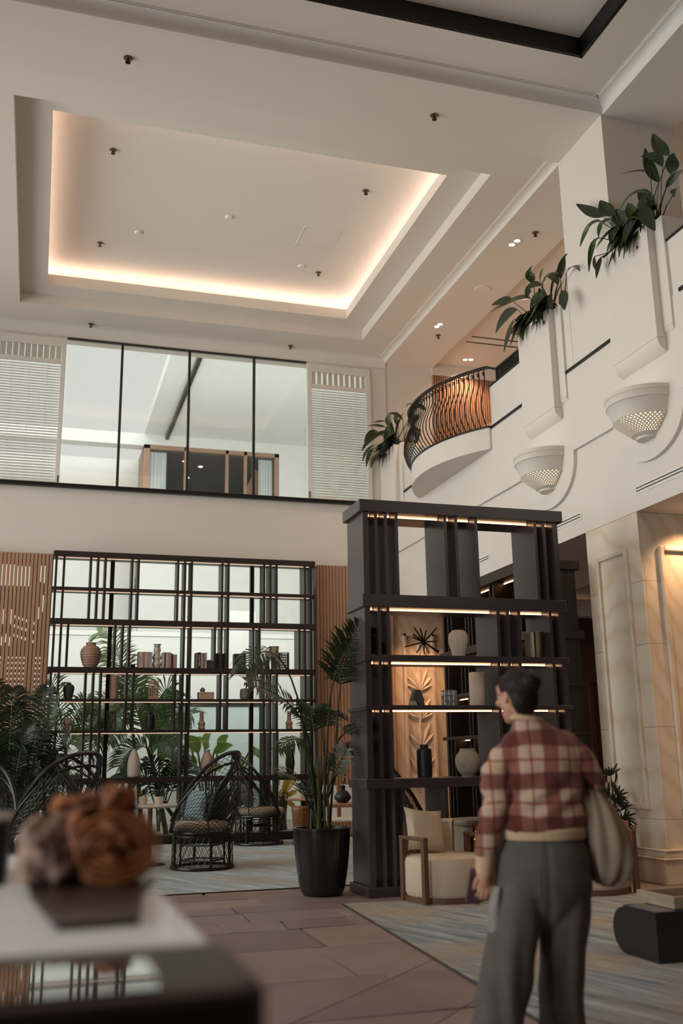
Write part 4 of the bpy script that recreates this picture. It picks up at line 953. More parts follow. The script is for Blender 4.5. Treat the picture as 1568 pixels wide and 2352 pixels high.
# ------------------------------------------------------------------ wicker hooded chairs
M['rattan'] = mat('black_rattan', '#17130f', 0.35, var=0.1)
M['cushion'] = mat('cream_seat_fabric', '#b3a48f', 0.9, var=0.05, scale=60, bump=0.05)
M['bluefab'] = mat('dusty_blue_fabric', '#7d9199', 0.9, var=0.05, scale=50)
M['charfab'] = mat('charcoal_fabric', '#2a3032', 0.95, var=0.1, scale=50, bump=0.05)
M['greyfab'] = mat('grey_fabric', '#5b5852', 0.95, var=0.1, scale=50)
def pillow_mb(w, h, t, n=10):
    mb = MB(); P = []
    for s in (1, -1):
        rows = []
        for i in range(n+1):
            row = []
            for j in range(n+1):
                u, v = i/n*2-1, j/n*2-1
                pin = 1-0.10*(1-abs(u)**2)*(abs(v)**3); pin2 = 1-0.10*(1-abs(v)**2)*(abs(u)**3)
                th = t/2*max(0, (1-u**4)*(1-v**4))**0.55
                row.append((u*w/2*pin2, s*th, v*h/2*pin))
            rows.append(row)
        mb.grid(rows if s > 0 else [r[::-1] for r in rows])
    return mb
def pillow(name, label, w, h, t, mt, loc, rot, group=None):
    o = B(pillow_mb(w, h, t), name, mt, None, label, 'cushion', group, smooth=True, loc=loc); o.rotation_euler = rot
    sm_ = MB(); sm_.tube([(a*w/2*(0.99 if abs(a) == 1 and abs(b) == 1 else .985), 0, b*h/2*.985) for a, b in ((-1, -1), (-.5, -.90), (0, -.89), (.5, -.90), (1, -1), (.90, -.5), (.89, 0), (.90, .5), (1, 1), (.5, .90), (0, .89), (-.5, .90), (-1, 1), (-.90, .5), (-.89, 0), (-.90, -.5))], 0.004, 4, True)
    B(sm_, 'piping', mt, o); return o
def hood(t, k=1.0):
    H = [(-.36, -.26, .44), (-.455, -.13, .72), (-.475, .05, .98), (-.42, .23, 1.20), (-.25, .37, 1.33), (0, .42, 1.365)]
    H = H+[(-x, y, z) for x, y, z in H[-2::-1]]; s = t*(len(H)-1); i = min(int(s), len(H)-2); f = s-i
    g = lambda q: Vector(H[max(0, min(len(H)-1, q))])
    p0, p1, p2, p3 = g(i-1), g(i), g(i+1), g(i+2)
    return 0.5*((2*p1)+(p2-p0)*f+(2*p0-5*p1+4*p2-p3)*f*f+(3*p1-p0-3*p2+p3)*f**3)
def hsurf(t, v):
    a = PI+0.62-(PI+1.24)*t; s = Vector((0.36*math.cos(a), 0.36*math.sin(a), 0.43)); h = hood(t)
    p = s.lerp(h, v); b = math.sin(PI*v)*0.06; c = Vector((p.x, p.y, 0)); 
    return p+(c.normalized()*b if c.length > 0.01 else Vector())
def wicker(label, loc, rz, cush=None):
    r = E('wicker_chair', label, 'chair', loc, rz, 'hooded black wicker chairs')
    ring = lambda rad, z, tr: [(rad*math.cos(2*PI*i/36), rad*math.sin(2*PI*i/36), z) for i in range(36)]
    B(MB().tube(ring(0.375, 0.02, 0), 0.018, 6, True), 'base_ring', M['rattan'], r, smooth=True)
    B(MB().tube(ring(0.36, 0.425, 0), 0.017, 6, True).tube(ring(0.362, 0.385, 0), 0.009, 5, True), 'seat_ring', M['rattan'], r, smooth=True)
    for a in (0.7, 2.44, 3.84, 5.58): B(MB().tube([(0.37*math.cos(a), 0.37*math.sin(a), 0.02), (0.36*math.cos(a), 0.36*math.sin(a), 0.43)], 0.017, 6), 'leg', M['rattan'], r, smooth=True)
    fr_ = MB()
    for z in (0.10, 0.28): fr_.tube([(-.2, -.2, z), (.2, -.2, z), (.2, .2, z), (-.2, .2, z)], 0.013, 5, True)
    for a, b in ((-.2, -.2), (.2, -.2), (.2, .2), (-.2, .2)): fr_.tube([(a, b, 0.03), (a, b, 0.40)], 0.013, 5)
    B(fr_, 'inner_stand', M['rattan'], r)
    net = MB()
    for k in range(30):
        for s in (-1, 1):
            net.tube([((0.375-0.015*j/3)*math.cos(2*PI*(k/30)+s*0.5*j/3), (0.375-0.015*j/3)*math.sin(2*PI*(k/30)+s*0.5*j/3), 0.03+0.36*j/3) for j in range(4)], 0.0036, 3)
    B(net, 'base_net', M['rattan'], r, kind='stuff')
    net = MB(); K = 26
    for k in range(-14, K+14):
        for s in (-1, 1):
            pts = []
            for j in range(9):
                t = (k+s*j*14/8)/K
                if 0 <= t <= 1: pts.append(hsurf(t, j/8))
            if len(pts) > 1: net.tube(pts, 0.0036, 3)
    B(net, 'hood_net', M['rattan'], r, kind='stuff')
    B(MB().tube([hood(i/40) for i in range(41)], 0.024, 7), 'outer_hoop', M['rattan'], r, smooth=True)
    B(MB().tube([hsurf(0.06+0.88*i/30, 0.86)+Vector((0, -.03, 0)) for i in range(31)], 0.015, 6), 'inner_hoop', M['rattan'], r, smooth=True)
    for t in (0.28, 0.5, 0.72): B(MB().tube([hsurf(t, j/6) for j in range(7)], 0.009, 5), 'back_stave', M['rattan'], r, smooth=True)
    B(MB().lathe([(0.0, 0.435), (0.30, 0.435), (0.345, 0.455), (0.36, 0.49), (0.345, 0.53), (0.30, 0.548), (0.0, 0.55)], 28).xf(Matrix.Translation((0, -0.05, 0))), 'seat_cushion', M['cushion'], r, smooth=True)
    if cush:
        col, lb = cush; v = Matrix.Rotation(rz, 4, 'Z') @ Vector((0.0, 0.20, 0.735)); pillow('cushion', lb, 0.42, 0.40, 0.15, col, tuple(Vector(loc)+v), (-0.32, 0, rz), 'cushions on the wicker chairs')
    return r
wicker('hooded black wicker chair facing left in front of bookcase, beside the round marble table', (2.03, 12.62, 0.012), -2.15, (M['charfab'], 'dark charcoal cushion on the wicker chair beside marble table'))
pillow('cushion', 'dusty blue cushion on the wicker chair beside marble table', 0.40, 0.38, 0.13, M['bluefab'], (1.97, 12.78, 0.745), (-0.25, 0, -1.1), 'cushions on the wicker chairs')
wicker('hooded wicker chair facing right, next to the carved amber stool', (3.40, 15.75, 0.012), 1.55, (M['greyfab'], 'grey cushion on the wicker chair next to the carved stool'))
wicker('large hooded wicker chair behind the driftwood bowl, its back turned', (0.24, 11.3, 0.012), -2.3, (M['bluefab'], 'pale blue cushion seen through the wicker chair behind the driftwood'))
wicker('hooded wicker chair facing right, second behind the driftwood bowl', (0.72, 13.1, 0.012), 1.2)
wicker('hooded wicker chair cut by the left edge behind the driftwood', (-0.62, 11.9, 0.012), 0.4)
wicker('hooded wicker chair seen through the tower shelf before the carved wall', (4.80, 13.1, 0.012), 1.35)
# ------------------------------------------------------------------ tables by the chairs
M['marble'] = mat('white_marble_top', '#d4cec5', 0.3, var=0.06, scale=3)
M['brassleg'] = mat('brushed_brass', '#a8825a', 0.35, 0.8)
t = E('round_table', 'round white marble table on a brass stem beside wicker chair', 'table', (1.46, 13.3, 0.012))
B(MB().lathe([(0.0, 0.70), (0.40, 0.70), (0.42, 0.715), (0.42, 0.73), (0, 0.73)], 40), 'table_top', M['marble'], t, smooth=True)
B(MB().lathe([(0.03, 0.02), (0.03, 0.70)], 16), 'stem', M['brassleg'], t, smooth=True); B(MB().lathe([(0.0, 0.022), (0.2, 0.015), (0.21, 0.0), (0, 0)], 28), 'base', M['blackmetal'], t, smooth=True)
def small_pot(label, loc, rad=0.06, h=0.10, leafc='palm', seed=1, n=14):
    r = E('small_pot', label, 'plant', loc, 0, 'small white potted plants on tables')
    B(MB().lathe([(rad*0.75, 0), (rad, h*0.5), (rad*0.9, h), (rad*0.82, h), (rad*0.8, h*0.85), (0, h*0.85)], 24), 'pot', M['creamclay'], r, smooth=True)
    rr = random.Random(seed)
    for i in range(n):
        a = rr.uniform(0, 2*PI); e = rr.uniform(0.3, 1.3); l = rr.uniform(0.07, 0.16); mb = MB(); d = Vector((math.cos(a)*math.cos(e), math.sin(a)*math.cos(e), math.sin(e)))
        s = Vector((0, 0, h*0.85)); leaf_blade(mb, s+d*l*.3, s+d*l*.8+Vector((0, 0, .02)), s+d*l*1.2+Vector((0, 0, -.02)), 0.02, (0, 0, 1), 4); B(mb, 'leaf', M[leafc], r)
    return r
small_pot('small white potted plant on marble table, nearer one', (1.56, 13.25, 0.742), seed=2)
small_pot('small white potted plant on marble table, farther one', (1.38, 13.42, 0.742), seed=3)
t = E('pedestal_table', 'small dark pedestal table with white potted plant near the palm pot', 'table', (4.08, 15.6, 0.012))
B(MB().lathe([(0, 0.64), (0.27, 0.64), (0.28, 0.65), (0.28, 0.665), (0, 0.665)], 32), 'table_top', M['timber'], t, smooth=True); B(MB().lathe([(0.03, 0.02), (0.03, 0.64)], 12), 'stem', M['blackmetal'], t, smooth=True); B(MB().lathe([(0, 0.02), (0.18, 0.012), (0.18, 0), (0, 0)], 24), 'base', M['blackmetal'], t)
small_pot('small white potted plant on the dark pedestal table', (4.05, 15.6, 0.677), 0.075, 0.13, 'palmdark', 5)
st = E('carved_stool', 'carved amber wooden stump stool beside a wicker chair', 'stool', (3.94, 15.25, 0.012))
M['amber'] = mat('amber_carved_wood', '#8a5a34', 0.4, var=0.3, scale=8, bump=0.25)
B(MB().lathe(sm([(0.10, 0), (0.11, 0.06), (0.10, 0.2), (0.125, 0.40), (0.135, 0.52), (0.12, 0.56)]), 24, rfun=lambda a, z: 1+0.05*math.sin(5*a+z*7)), 'trunk', M['amber'], st, smooth=True)
B(MB().lathe([(0.12, 0.555), (0.10, 0.57), (0, 0.572)], 24), 'seat', M['amber'], st, smooth=True)
for s in (-1, 1): B(MB().lathe([(0.03, 0), (0.02, 0.008), (0, 0.004)], 14).xf(Matrix.Translation((s*0.045, -0.125, 0.47)) @ Matrix.Rotation(PI/2, 4, 'X')), 'knot', M['amber'], st, smooth=True)
M['shell'] = mat('pale_shell_chair', '#cfc6b9', 0.55, var=0.02)
ch = E('shell_chair', 'pale angular lounge chair half hidden behind the palm pot', 'chair', (4.25, 14.2, 0.012), -0.3)
for i, (a, b) in enumerate([(-.26, -.03), (.03, .26)]): B(MB().prism([(a, .42), (b, .42), (b+(.03 if i else 0), .88), (a-(0 if i else .03), .9)], 0.2, 0.225, 'y'), 'back_panel', M['shell'], ch, bevel=0.01, fix=True)
B(MB().box(-.28, .28, -.25, .22, .40, .44), 'seat', M['shell'], ch, bevel=0.015)
for a in (-.24, .24):
    for b in (-.2, .18): B(MB().tube([(a, b, 0), (a*.9, b*.9, .40)], 0.012, 6), 'leg', M['blackmetal'], ch)
t = E('wood_table', 'small oak side table with slim legs between palm pot and tower shelf', 'table', (3.52, 11.6, 0.012))
B(MB().box(-.28, .28, -.28, .28, .72, .76), 'table_top', M['timber'], t, bevel=0.005)
for a in (-.24, .24):
    for b in (-.24, .24): B(MB().box(a-.022, a+.022, b-.022, b+.022, 0, .72), 'leg', M['timber'], t)
vv = E('plant_vase', 'dark round vase of lime green sprigs on the oak side table', 'vase', (3.50, 11.55, 0.772))
B(MB().lathe(sm([(0.05, 0), (0.10, 0.06), (0.06, 0.13), (0.03, 0.15), (0.035, 0.2)]), 24), 'vessel', M['blackclay'], vv, smooth=True)
M['lime'] = leaf_mat('lime_leaf', '#a9a84a', '#7f8a35', 0.4)
rr2 = random.Random(8)
for i in range(40):
    a = rr2.uniform(0, 2*PI); s = Vector((rr2.uniform(-.14, .12), rr2.uniform(-.1, .1), rr2.uniform(0.24, 0.5))); mb = MB(); d = Vector((math.cos(a), math.sin(a), rr2.uniform(-.4, .5)))*0.05
    leaf_blade(mb, s, s+d*.5, s+d, 0.014, (0, -.3, 1), 3); B(mb, 'leaf', M['lime'], vv)
for i in range(6): B(MB().tube([(0, 0, .18), (rr2.uniform(-.05, .05), 0, .3), (rr2.uniform(-.12, .1), rr2.uniform(-.08, .08), .45)], 0.003, 4), 'twig', M['stem'], vv)
# ------------------------------------------------------------------ cream armchairs and tables on the right
M['creamfab'] = mat('cream_upholstery', '#c8b59f', 0.92, var=0.04, scale=70, bump=0.05)
M['walnut'] = wood_mat('walnut_arm_timber', '#6b4d38', '#543a2a', 0.45)
def armchair(label, loc, rz, plbl):
    r = E('armchair', label, 'chair', loc, rz, 'cream drum armchairs with timber arms')
    seat = [(0.0, 0.05), (0.36, 0.05), (0.375, 0.08), (0.375, 0.34), (0.36, 0.375), (0.32, 0.39), (0, 0.395)]
    B(MB().lathe(seat, 44), 'seat', M['creamfab'], r, smooth=True)
    B(MB().lathe([(0.355, 0), (0.378, 0), (0.378, 0.05), (0.355, 0.05)], 44), 'base_ring', M['walnut'], r, smooth=True)
    bk = MB(); bk.lathe([(0.385, 0.36), (0.385, 0.66), (0.36, 0.69), (0.31, 0.66), (0.30, 0.38)], 20, a0=0.75, a1=PI-0.75); B(bk, 'backrest', M['creamfab'], r, smooth=True, fix=True)
    for s in (-1, 1):
        x = s*0.355
        for y in (-0.24, 0.15): B(MB().box(x-0.024, x+0.024, y-0.028, y+0.028, 0, 0.535), 'arm_post', M['walnut'], r, bevel=0.005)
        B(MB().box(x-0.026, x+0.026, -0.27, 0.18, 0.535, 0.565), 'armrest', M['walnut'], r, bevel=0.006)
    if plbl:
        v = Matrix.Rotation(rz, 4, 'Z') @ Vector((-0.10, 0.17, 0.60)); pillow('cushion', plbl, 0.44, 0.40, 0.14, M['creamfab'], tuple(Vector(loc)+v), (-0.3, 0.12, rz+.1))
    return r
armchair('cream drum armchair with timber arms beside the tower shelf', (3.70, 8.98, 0.012), 0.16, 'cream cushion on the armchair beside the tower shelf')
armchair('cream drum armchair with timber arms behind the tote bag, by the sandstone column', (5.17, 8.92, 0.012), -0.08, None)
t = E('drum_table', 'round taupe drum table behind the cream armchairs', 'table', (4.62, 10.1, 0))
M['taupe'] = mat('taupe_lacquer', '#8d7d68', 0.45, var=0.04)
B(MB().lathe([(0.30, 0.0), (0.33, 0.02), (0.33, 0.58)], 40), 'drum', M['taupe'], t, smooth=True); B(MB().lathe([(0.0, 0.58), (0.35, 0.58), (0.355, 0.60), (0.35, 0.635), (0, 0.64)], 40), 'table_top', M['taupe'], t, smooth=True)
t = E('low_stool_table', 'low round timber table carrying the gold vase', 'table', (4.30, 9.55, 0))
B(MB().lathe([(0, 0.25), (0.17, 0.25), (0.17, 0.28), (0, 0.28)], 28), 'table_top', M['walnut'], t); B(MB().lathe([(0.10, 0), (0.05, 0.1), (0.05, 0.25)], 20), 'pedestal', M['walnut'], t, smooth=True)
M['goldglass'] = mat('mirror_gold', '#b98545', 0.12, 0.95, 0.03)
r = E('gold_vase', 'shiny gold glass vase with short neck beside the cream armchair', 'vase', (4.29, 9.55, 0.28))
B(MB().lathe(sm([(0.06, 0), (0.085, 0.03), (0.09, 0.16), (0.085, 0.22), (0.045, 0.255), (0.044, 0.32)]), 32), 'vessel', M['goldglass'], r, smooth=True); B(MB().lathe([(0.044, 0.318), (0.05, 0.324), (0.048, 0.33), (0.04, 0.326)], 24), 'lip', M['goldglass'], r, smooth=True)
# rhapis palm in pink pot by the column
r = E('rhapis_palm', 'small fan palm in a pink pot standing before the sandstone column', 'plant', (5.93, 9.62, 0)); rv = Vector((5.93, 9.62, 0))
B(MB().lathe([(0.09, 0), (0.12, 0.3), (0.13, 0.60), (0.118, 0.60), (0.115, 0.55), (0, 0.55)], 28), 'pot', M['pinkclay'], r, smooth=True)
rr3 = random.Random(21)
for i, (px, py) in enumerate([(1393, 1790), (1402, 1782), (1408, 1812), (1412, 1800), (1418, 1830), (1412, 1845), (1425, 1862), (1432, 1880), (1398, 1830), (1428, 1890), (1390, 1840), (1402, 1858), (1420, 1850)]):
    c = P9(px, py, 9.6+rr3.uniform(-.12, .12))-rv; mb = MB(); mb.tube([(rr3.uniform(-.04, .04), 0, .55), (c*0.5+Vector((0, 0, .3))), c], 0.004, 4)
    out = Vector((c.x, c.y*0.5, 0.02)).normalized() if i != 1 else Vector((-.2, 0, 1)); out = (out+Vector((0, 0, rr3.uniform(-.3, .7)))).normalized()
    sd = out.cross(Vector((0, -1, 0.2))).normalized()
    for k in range(7):
        a = (k-3)*0.36; d = (out*math.cos(a)+sd*math.sin(a)); l = rr3.uniform(0.12, 0.19)
        leaf_blade(mb, c, c+d*l*.55, c+d*l+Vector((0, 0, -.03)), 0.013, (0, -1, .3), 4)
    B(mb, 'fan_leaf', M['palmdark'], r)
# black coffee table with marble tray
M['blacklac'] = mat('black_lacquer_table', '#1f1d19', 0.3, var=0.08)
t = E('coffee_table', 'black coffee table with rounded end at the right edge', 'table', (3.78, 5.76, 0.012))
pr_ = [(0.0, 0.0), (0.0, 0.288)]+[(0.36+0.146*math.sin(a), 0.144+0.144*math.cos(a)) for a in [PI*i/14 for i in range(15)]]
B(MB().prism([(y_, z_) for y_, z_ in pr_], 0, 1.6, 'x'), 'body', M['blacklac'], t, smooth=True, fix=True)
B(MB().box(-0.0, 1.6, -0.005, 0.37, 0.289, 0.302), 'glass_slab', M['bluegl'] if 'bluegl' in M else M.setdefault('bluegl', mat('dark_blue_glass', '#1b2630', 0.08, var=0.02)), t, bevel=0.003)
M['travertine'] = mat('travertine_tray', '#a08d74', 0.55, var=0.15, scale=7, stretch=(1, 1, 5))
o = E('stone_tray', 'pale travertine tray with raised rim on the black coffee table', 'tray', (3.95, 5.80, 0.315))
tb = MB(); frame_rect(tb, 0, 1.0, 0, 0.42, 0.035, 0.965, 0.035, 0.385, 0.0, 0.075); B(tb, 'rim', M['travertine'], o, bevel=0.004); B(MB().box(0.035, 0.965, 0.035, 0.385, 0.0, 0.02), 'tray_base', M['travertine'], o)
# ------------------------------------------------------------------ foreground: white console, driftwood bowl, dark tray
M['consoletop'] = mat('polished_white_stone', '#dde0e2', 0.42, var=0.02, scale=2, coat=0.12)
t = E('console_table', 'long pale stone console with black edge under the driftwood bowl', 'table', (0, 0, 0))
B(MB().box(-0.42, 0.265, 1.56, 3.2, 0.985, 1.02), 'table_top', M['consoletop'], t, bevel=0.006)
B(MB().box(-0.43, 0.28, 1.52, 3.22, 0.945, 0.984), 'edge_band', M['blackmetal'], t, bevel=0.004)
for x in (-0.40, 0.22):
    for y_ in (1.6, 3.15): B(MB().box(x, x+0.05, y_-0.025, y_+0.025, 0, 0.945), 'leg', M['blackmetal'], t)
B(MB().box(-0.35, 0.2, 1.6, 3.15, 0.2, 0.24), 'lower_shelf', M['blackmetal'], t)
M['drift'] = NT('weathered_root_wood')
s = M['drift']; f = s.noise(s.coords((1, 1, 1)), 9, 6, 0.6, 1.2); f2 = s.noise(s.coords((1, 1, 1)), 4, 2)
s.l(s.ramp(f, [(0.3, lin('#4f2b17')), (0.5, lin('#8f5129')), (0.68, lin('#bb753f'))]), s.b.inputs['Base Color']); s.b.inputs['Roughness'].default_value = 0.6; s.bump(f, 0.6, 0.02); M['drift'] = s.m
M['darkpol0'] = mat('dark_reflection_board', '#3a281f', 0.4, var=0.15)
M['driftgrey'] = mat('weathered_grey_bark', '#937260', 0.85, var=0.28, scale=14, bump=0.5, col2='#4c352b')
from mathutils import noise as mnoise
o = E('driftwood_bowl', 'rough hollowed root wood bowl, orange brown, on the pale console', 'bowl', (0.125, 2.30, 1.02))
def rooty(nm, c, rad, squash, seed, mt, hollow=False, amp=0.35):
    mb = MB(); mb.ball((0, 0, 0), 1.0, 20); vs = []
    for v in mb.v:
        p = Vector(v).normalized(); q = p*1.5+Vector((seed, seed*.7, 0))
        d = 1+amp*(mnoise.fractal(q, 1.0, 2.0, 4)*0.6+abs(mnoise.noise(q*1.7))*0.6-0.2)
        # flatten the sides a little so it reads as a hewn block
        bx_ = max(abs(p.x), abs(p.y), abs(p.z)); d *= 0.72+0.28/bx_*0.9
        w_ = Vector((p.x*rad[0]*d, p.y*rad[1]*d, p.z*rad[2]*d))
        if hollow and p.z > 0.35:
            rim = Vector((p.x, p.y, 0)).length
            if rim < 0.72: w_.z = rad[2]*(-0.3+0.9*(rim/0.72)**2)
            else: w_.z *= 1.1+0.35*mnoise.noise(Vector((p.x*3+seed, p.y*3, 0)))
        vs.append((w_.x+c[0], w_.y+c[1], max(0.0, w_.z+c[2])))
    mb.v = vs
    return B(mb, nm, mt, o, smooth=True)
B(MB().prism([(float(onZ(a, b, 1.032)[0])-0.125, float(onZ(a, b, 1.032)[1])-2.30) for a, b in ((70, 2050), (130, 2122), (322, 2108), (330, 2040))]+[(0.15, 0.06), (-0.12, 0.06)], 0, 0.012, 'z'), 'reflection_slab', M['darkpol0'], o, bevel=0.004, fix=True)  # dark slab outlined as the bowl's reflection in the console top
rooty('bowl_body', (0.035, 0, 0.085), (0.098, 0.10, 0.092), 1, 3.1, M['drift'], True)
rooty('bark_side', (-0.075, 0.0, 0.075), (0.075, 0.085, 0.080), 1, 7.7, M['driftgrey'])
rooty('root_spur', (0.055, 0.02, 0.165), (0.045, 0.03, 0.045), 1, 5.2, M['drift'], False, 0.5)
rooty('root_wing', (-0.01, 0.03, 0.16), (0.075, 0.035, 0.035), 1, 9.4, M['drift'], False, 0.5)
mb = MB()
for k in range(5):
    pts = []
    for i in range(22):
        a = i/21*2*PI*0.8+k; rr_ = 0.018+0.012*k
        pts.append((0.045+rr_*math.cos(a)*1.4, -0.103-0.004*math.sin(3*a), 0.085+rr_*math.sin(a)))
    mb.tube(pts, 0.006, 6)
B(mb, 'growth_ridges', M['drift'], o, smooth=True)
# dark polished tray table in front
M['darkpol'] = mat('dark_polished_wood', '#2c1a12', 0.5, var=0.15, scale=5)
M['mirror'] = mat('black_mirror_inlay', '#20242a', 0.02, 0.6, 0.0, coat=1.0)
def rrect(x0, x1, y0, y1, r, n=8):
    p = []
    for cx_, cy_, a in ((x1-r, y1-r, 0), (x0+r, y1-r, PI/2), (x0+r, y0+r, PI), (x1-r, y0+r, 1.5*PI)):
        p += [(cx_+r*math.cos(a+PI/2*i/n), cy_+r*math.sin(a+PI/2*i/n)) for i in range(n+1)]
    return p
o = E('polished_tray', 'dark round cornered tray stand with mirror inlay in front of the pale console', 'tray', (0, 0, 0))
B(MB().prism(rrect(-0.42, 0.275, 1.185, 1.47, 0.05), 0.80, 1.035, 'z'), 'body', M['darkpol'], o, bevel=0.02, seg=4, fix=True)
B(MB().prism(rrect(-0.30, 0.150, 1.20, 1.36, 0.012), 1.034, 1.038, 'z'), 'mirror_inlay', M['mirror'], o, fix=True)
B(MB().box(-0.32, 0.2, 1.22, 1.44, 0, 0.80), 'stand', M['blackmetal'], o)
o = E('black_box', 'plain black box with pale lid at left end of the console', 'box', (0, 0, 0))
B(MB().box(-0.30, -0.046, 2.42, 2.75, 1.02, 1.155), 'body', M['blackmetal'], o, bevel=0.004); B(MB().box(-0.305, -0.043, 2.41, 2.76, 1.155, 1.163), 'lid', M['greyclay'], o, bevel=0.002)
# ------------------------------------------------------------------ garden court and building outside
M['extwhite'] = mat('court_wall_render', '#dfe0da', 0.85, var=0.02)
M['aqua'] = mat('pale_aqua_glass_screen', '#cddedb', 0.25, var=0.03)
M['tan'] = wood_mat('tan_window_timber', '#a98a72', '#957660', 0.5)
M['curtain'] = mat('pale_curtain', '#e4e8e8', 0.9, var=0.08, scale=3, stretch=(12, 12, 0.1))
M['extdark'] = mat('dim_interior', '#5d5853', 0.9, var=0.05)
M['peach'] = mat('warm_sloped_wall', '#d6a684', 0.8, var=0.03)
M['gravel'] = mat('court_ground', '#8f8a7c', 0.95, var=0.2, scale=30)
S(MB().box(-14, 16, 17.7, 40, -0.15, -0.03), 'ground', M['gravel'])
cw = MB().box(-14, 16, 22.4, 22.6, -0.1, 4.0); cw.box(-14, 16, 22.36, 22.64, 4.0, 4.1); cw.box(4.1, 4.7, 22.2, 22.4, 0, 4.6)
S(cw, 'wall_court', M['extwhite'])
o = E('glass_screen', 'pale aqua glass screen standing in the garden court', 'screen', (2.95, 21.6, 0))
B(MB().box(0, 1.9, 0, 0.03, 0.0, 2.42), 'pane', M['aqua'], o)
for x in (0, 1.9): B(MB().box(x-0.04, x+0.04, -0.03, 0.06, 0, 2.5), 'post', M['bronze'], o)
B(MB().box(0, 1.9, -0.03, 0.06, 2.42, 2.5), 'top_rail', M['bronze'], o)
bl = E('hotel_wing', 'white building wing with timber framed window beyond the upper glazing', 'building', (2.3, 25, 0))
B(MB().box(0, 8, 0.0, 0.3, 9.34, 9.62).box(3.62, 8, 0.0, 0.3, 4, 9.34).box(0, 3.62, 0, 0.3, 4, 6.6), 'facade', M['extwhite'], bl)
B(MB().box(0, 8, -6.0, 0.3, 9.62, 9.85), 'roof_soffit', M['extwhite'], bl)
B(MB().box(-12, 0, 0.0, 0.4, 9.3, 9.62), 'roof_band', M['extwhite'], bl); B(MB().box(-12, 0.0, 1.4, 1.6, 4.0, 9.3), 'terrace_wall', M['extwhite'], bl)
B(MB().box(0.55, 0.63, -5.9, 0.0, 9.50, 9.62), 'soffit_rail', M['bronze'], bl)
wf = MB()
for a, b in ((0, .16), (1.06, 1.14), (2.16, 2.24), (2.66, 2.74), (3.5, 3.62)): wf.box(a, b, 0.02, 0.16, 6.6, 9.34)
wf.box(0, 3.62, 0.02, 0.16, 9.24, 9.34); wf.box(0, 3.62, 0.0, 0.16, 6.5, 6.6)
wf2 = B(wf, 'window_frame', M['tan'], bl)
B(MB().box(0.16, 3.5, 0.08, 0.09, 6.6, 9.24), 'pane', M['glass'], wf2)
B(MB().box(0, 0.1, 0.3, 4, 6.0, 9.34), 'side_frame', M['tan'], bl)
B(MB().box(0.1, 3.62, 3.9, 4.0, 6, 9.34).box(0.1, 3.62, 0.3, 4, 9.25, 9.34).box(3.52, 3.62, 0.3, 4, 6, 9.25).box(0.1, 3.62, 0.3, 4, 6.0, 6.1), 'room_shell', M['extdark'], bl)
sw = MB(); sw.prism([(1.9, 6.2), (3.2, 9.2), (3.5, 9.2), (3.5, 8.6), (2.5, 6.2)], 1.2, 1.5, 'y'); B(sw, 'sloped_wall', M['peach'], bl, fix=True)
for a, b in ((.16, .62), (3.1, 3.48)):
    mb = MB(); n = 16
    mb.grid([[(a+(b-a)*i/n, 0.25+0.03*math.sin(i*2.2), z) for z in (6.62, 9.22)] for i in range(n+1)]); B(mb, 'curtain', M['curtain'], bl, smooth=True)
for x, y_ in ((1.2, 1.0), (1.7, 1.4), (1.5, 2.6)): B(MB().lathe([(0, -0.01), (0.05, -0.01), (0.06, 0)], 14).xf(Matrix.Translation((x, y_, 9.25))), 'ceiling_lamp', M['lamp'], bl)
# garden palms and broad leaved plants
def garden_palm(label, base, tips, L, n, mt, Y, dY=0.6, cat='plant', name='garden_palm', group='palms in the garden court', trunk=0.05, crown=None, w=0.02, t0=0.2, droop=0.7, seed=1, stemz=None):
    rr = random.Random(seed); b = Vector(onZ(base[0], base[1], 0)) if base[1] > 1780 else Vector((onY(base[0], base[1], Y)[0], Y, 0))
    b = Vector((b.x, Y, 0)); r = E(name, label, cat, tuple(b), 0, group)
    cr = P9(crown[0], crown[1], Y)-b if crown else Vector((0, 0, 0.4))
    B(MB().tube([(0, 0, 0), (cr.x*0.4, 0, cr.z*0.5), cr], [trunk, trunk*0.8, trunk*0.6], 8), 'trunk', M['stem'], r, smooth=True)
    for i, tp in enumerate(tips):
        dy = rr.uniform(-dY, dY); t = P9(tp[0], tp[1], Y+dy)-b; s = cr+Vector((rr.uniform(-.03, .03), 0, 0)); d = t-s; hgt = 0.28*d.length*(tp[2] if len(tp) > 2 else 1)
        pts = [s, s+d*0.3+Vector((0, 0, hgt*0.8)), s+d*0.65+Vector((0, 0, hgt)), t]
        mb = MB(); frond(mb, pts, L*rr.uniform(.85, 1.15), t0, n, droop, w, (rr.uniform(-.3, .3), -0.7, 0.7), 1.0, i+seed*10); B(mb, 'frond', mt, r)
    return r
garden_palm('tall garden palm behind the urn and pale books, seen through the bookcase', (300, 1900), [(226, 1452), (250, 1500), (318, 1545), (212, 1640), (350, 1640), (245, 1700), (400, 1690), (205, 1730)], .62, 26, M['palmlit'], 19.0, .5, crown=(300, 1640), seed=2)
garden_palm('feathery garden palm at the left edge of the bookcase', (150, 1900), [(100, 1560), (215, 1610), (195, 1700), (90, 1650), (240, 1660)], .5, 24, M['palmlit'], 18.8, .4, crown=(150, 1720), seed=3)
garden_palm('garden palm with arching fronds in the middle of the bookcase view', (345, 1900), [(255, 1560), (440, 1640), (300, 1600), (410, 1730), (275, 1760), (395, 1580)], .55, 24, M['palmlit'], 18.4, .4, crown=(340, 1720), seed=4)
garden_palm('low garden palm behind the marble table', (380, 1900), [(300, 1790), (330, 1750), (450, 1770), (420, 1740), (360, 1800)], .4, 20, M['palmdark'], 18.2, .3, crown=(380, 1850), seed=5)
M['bananalit'] = leaf_mat('broad_leaf_lit', '#93ab5a', '#6f8a45', 0.5, 0.4); M['banana'] = leaf_mat('broad_leaf', '#5d7a4a', '#456038', 0.35, 0.4)
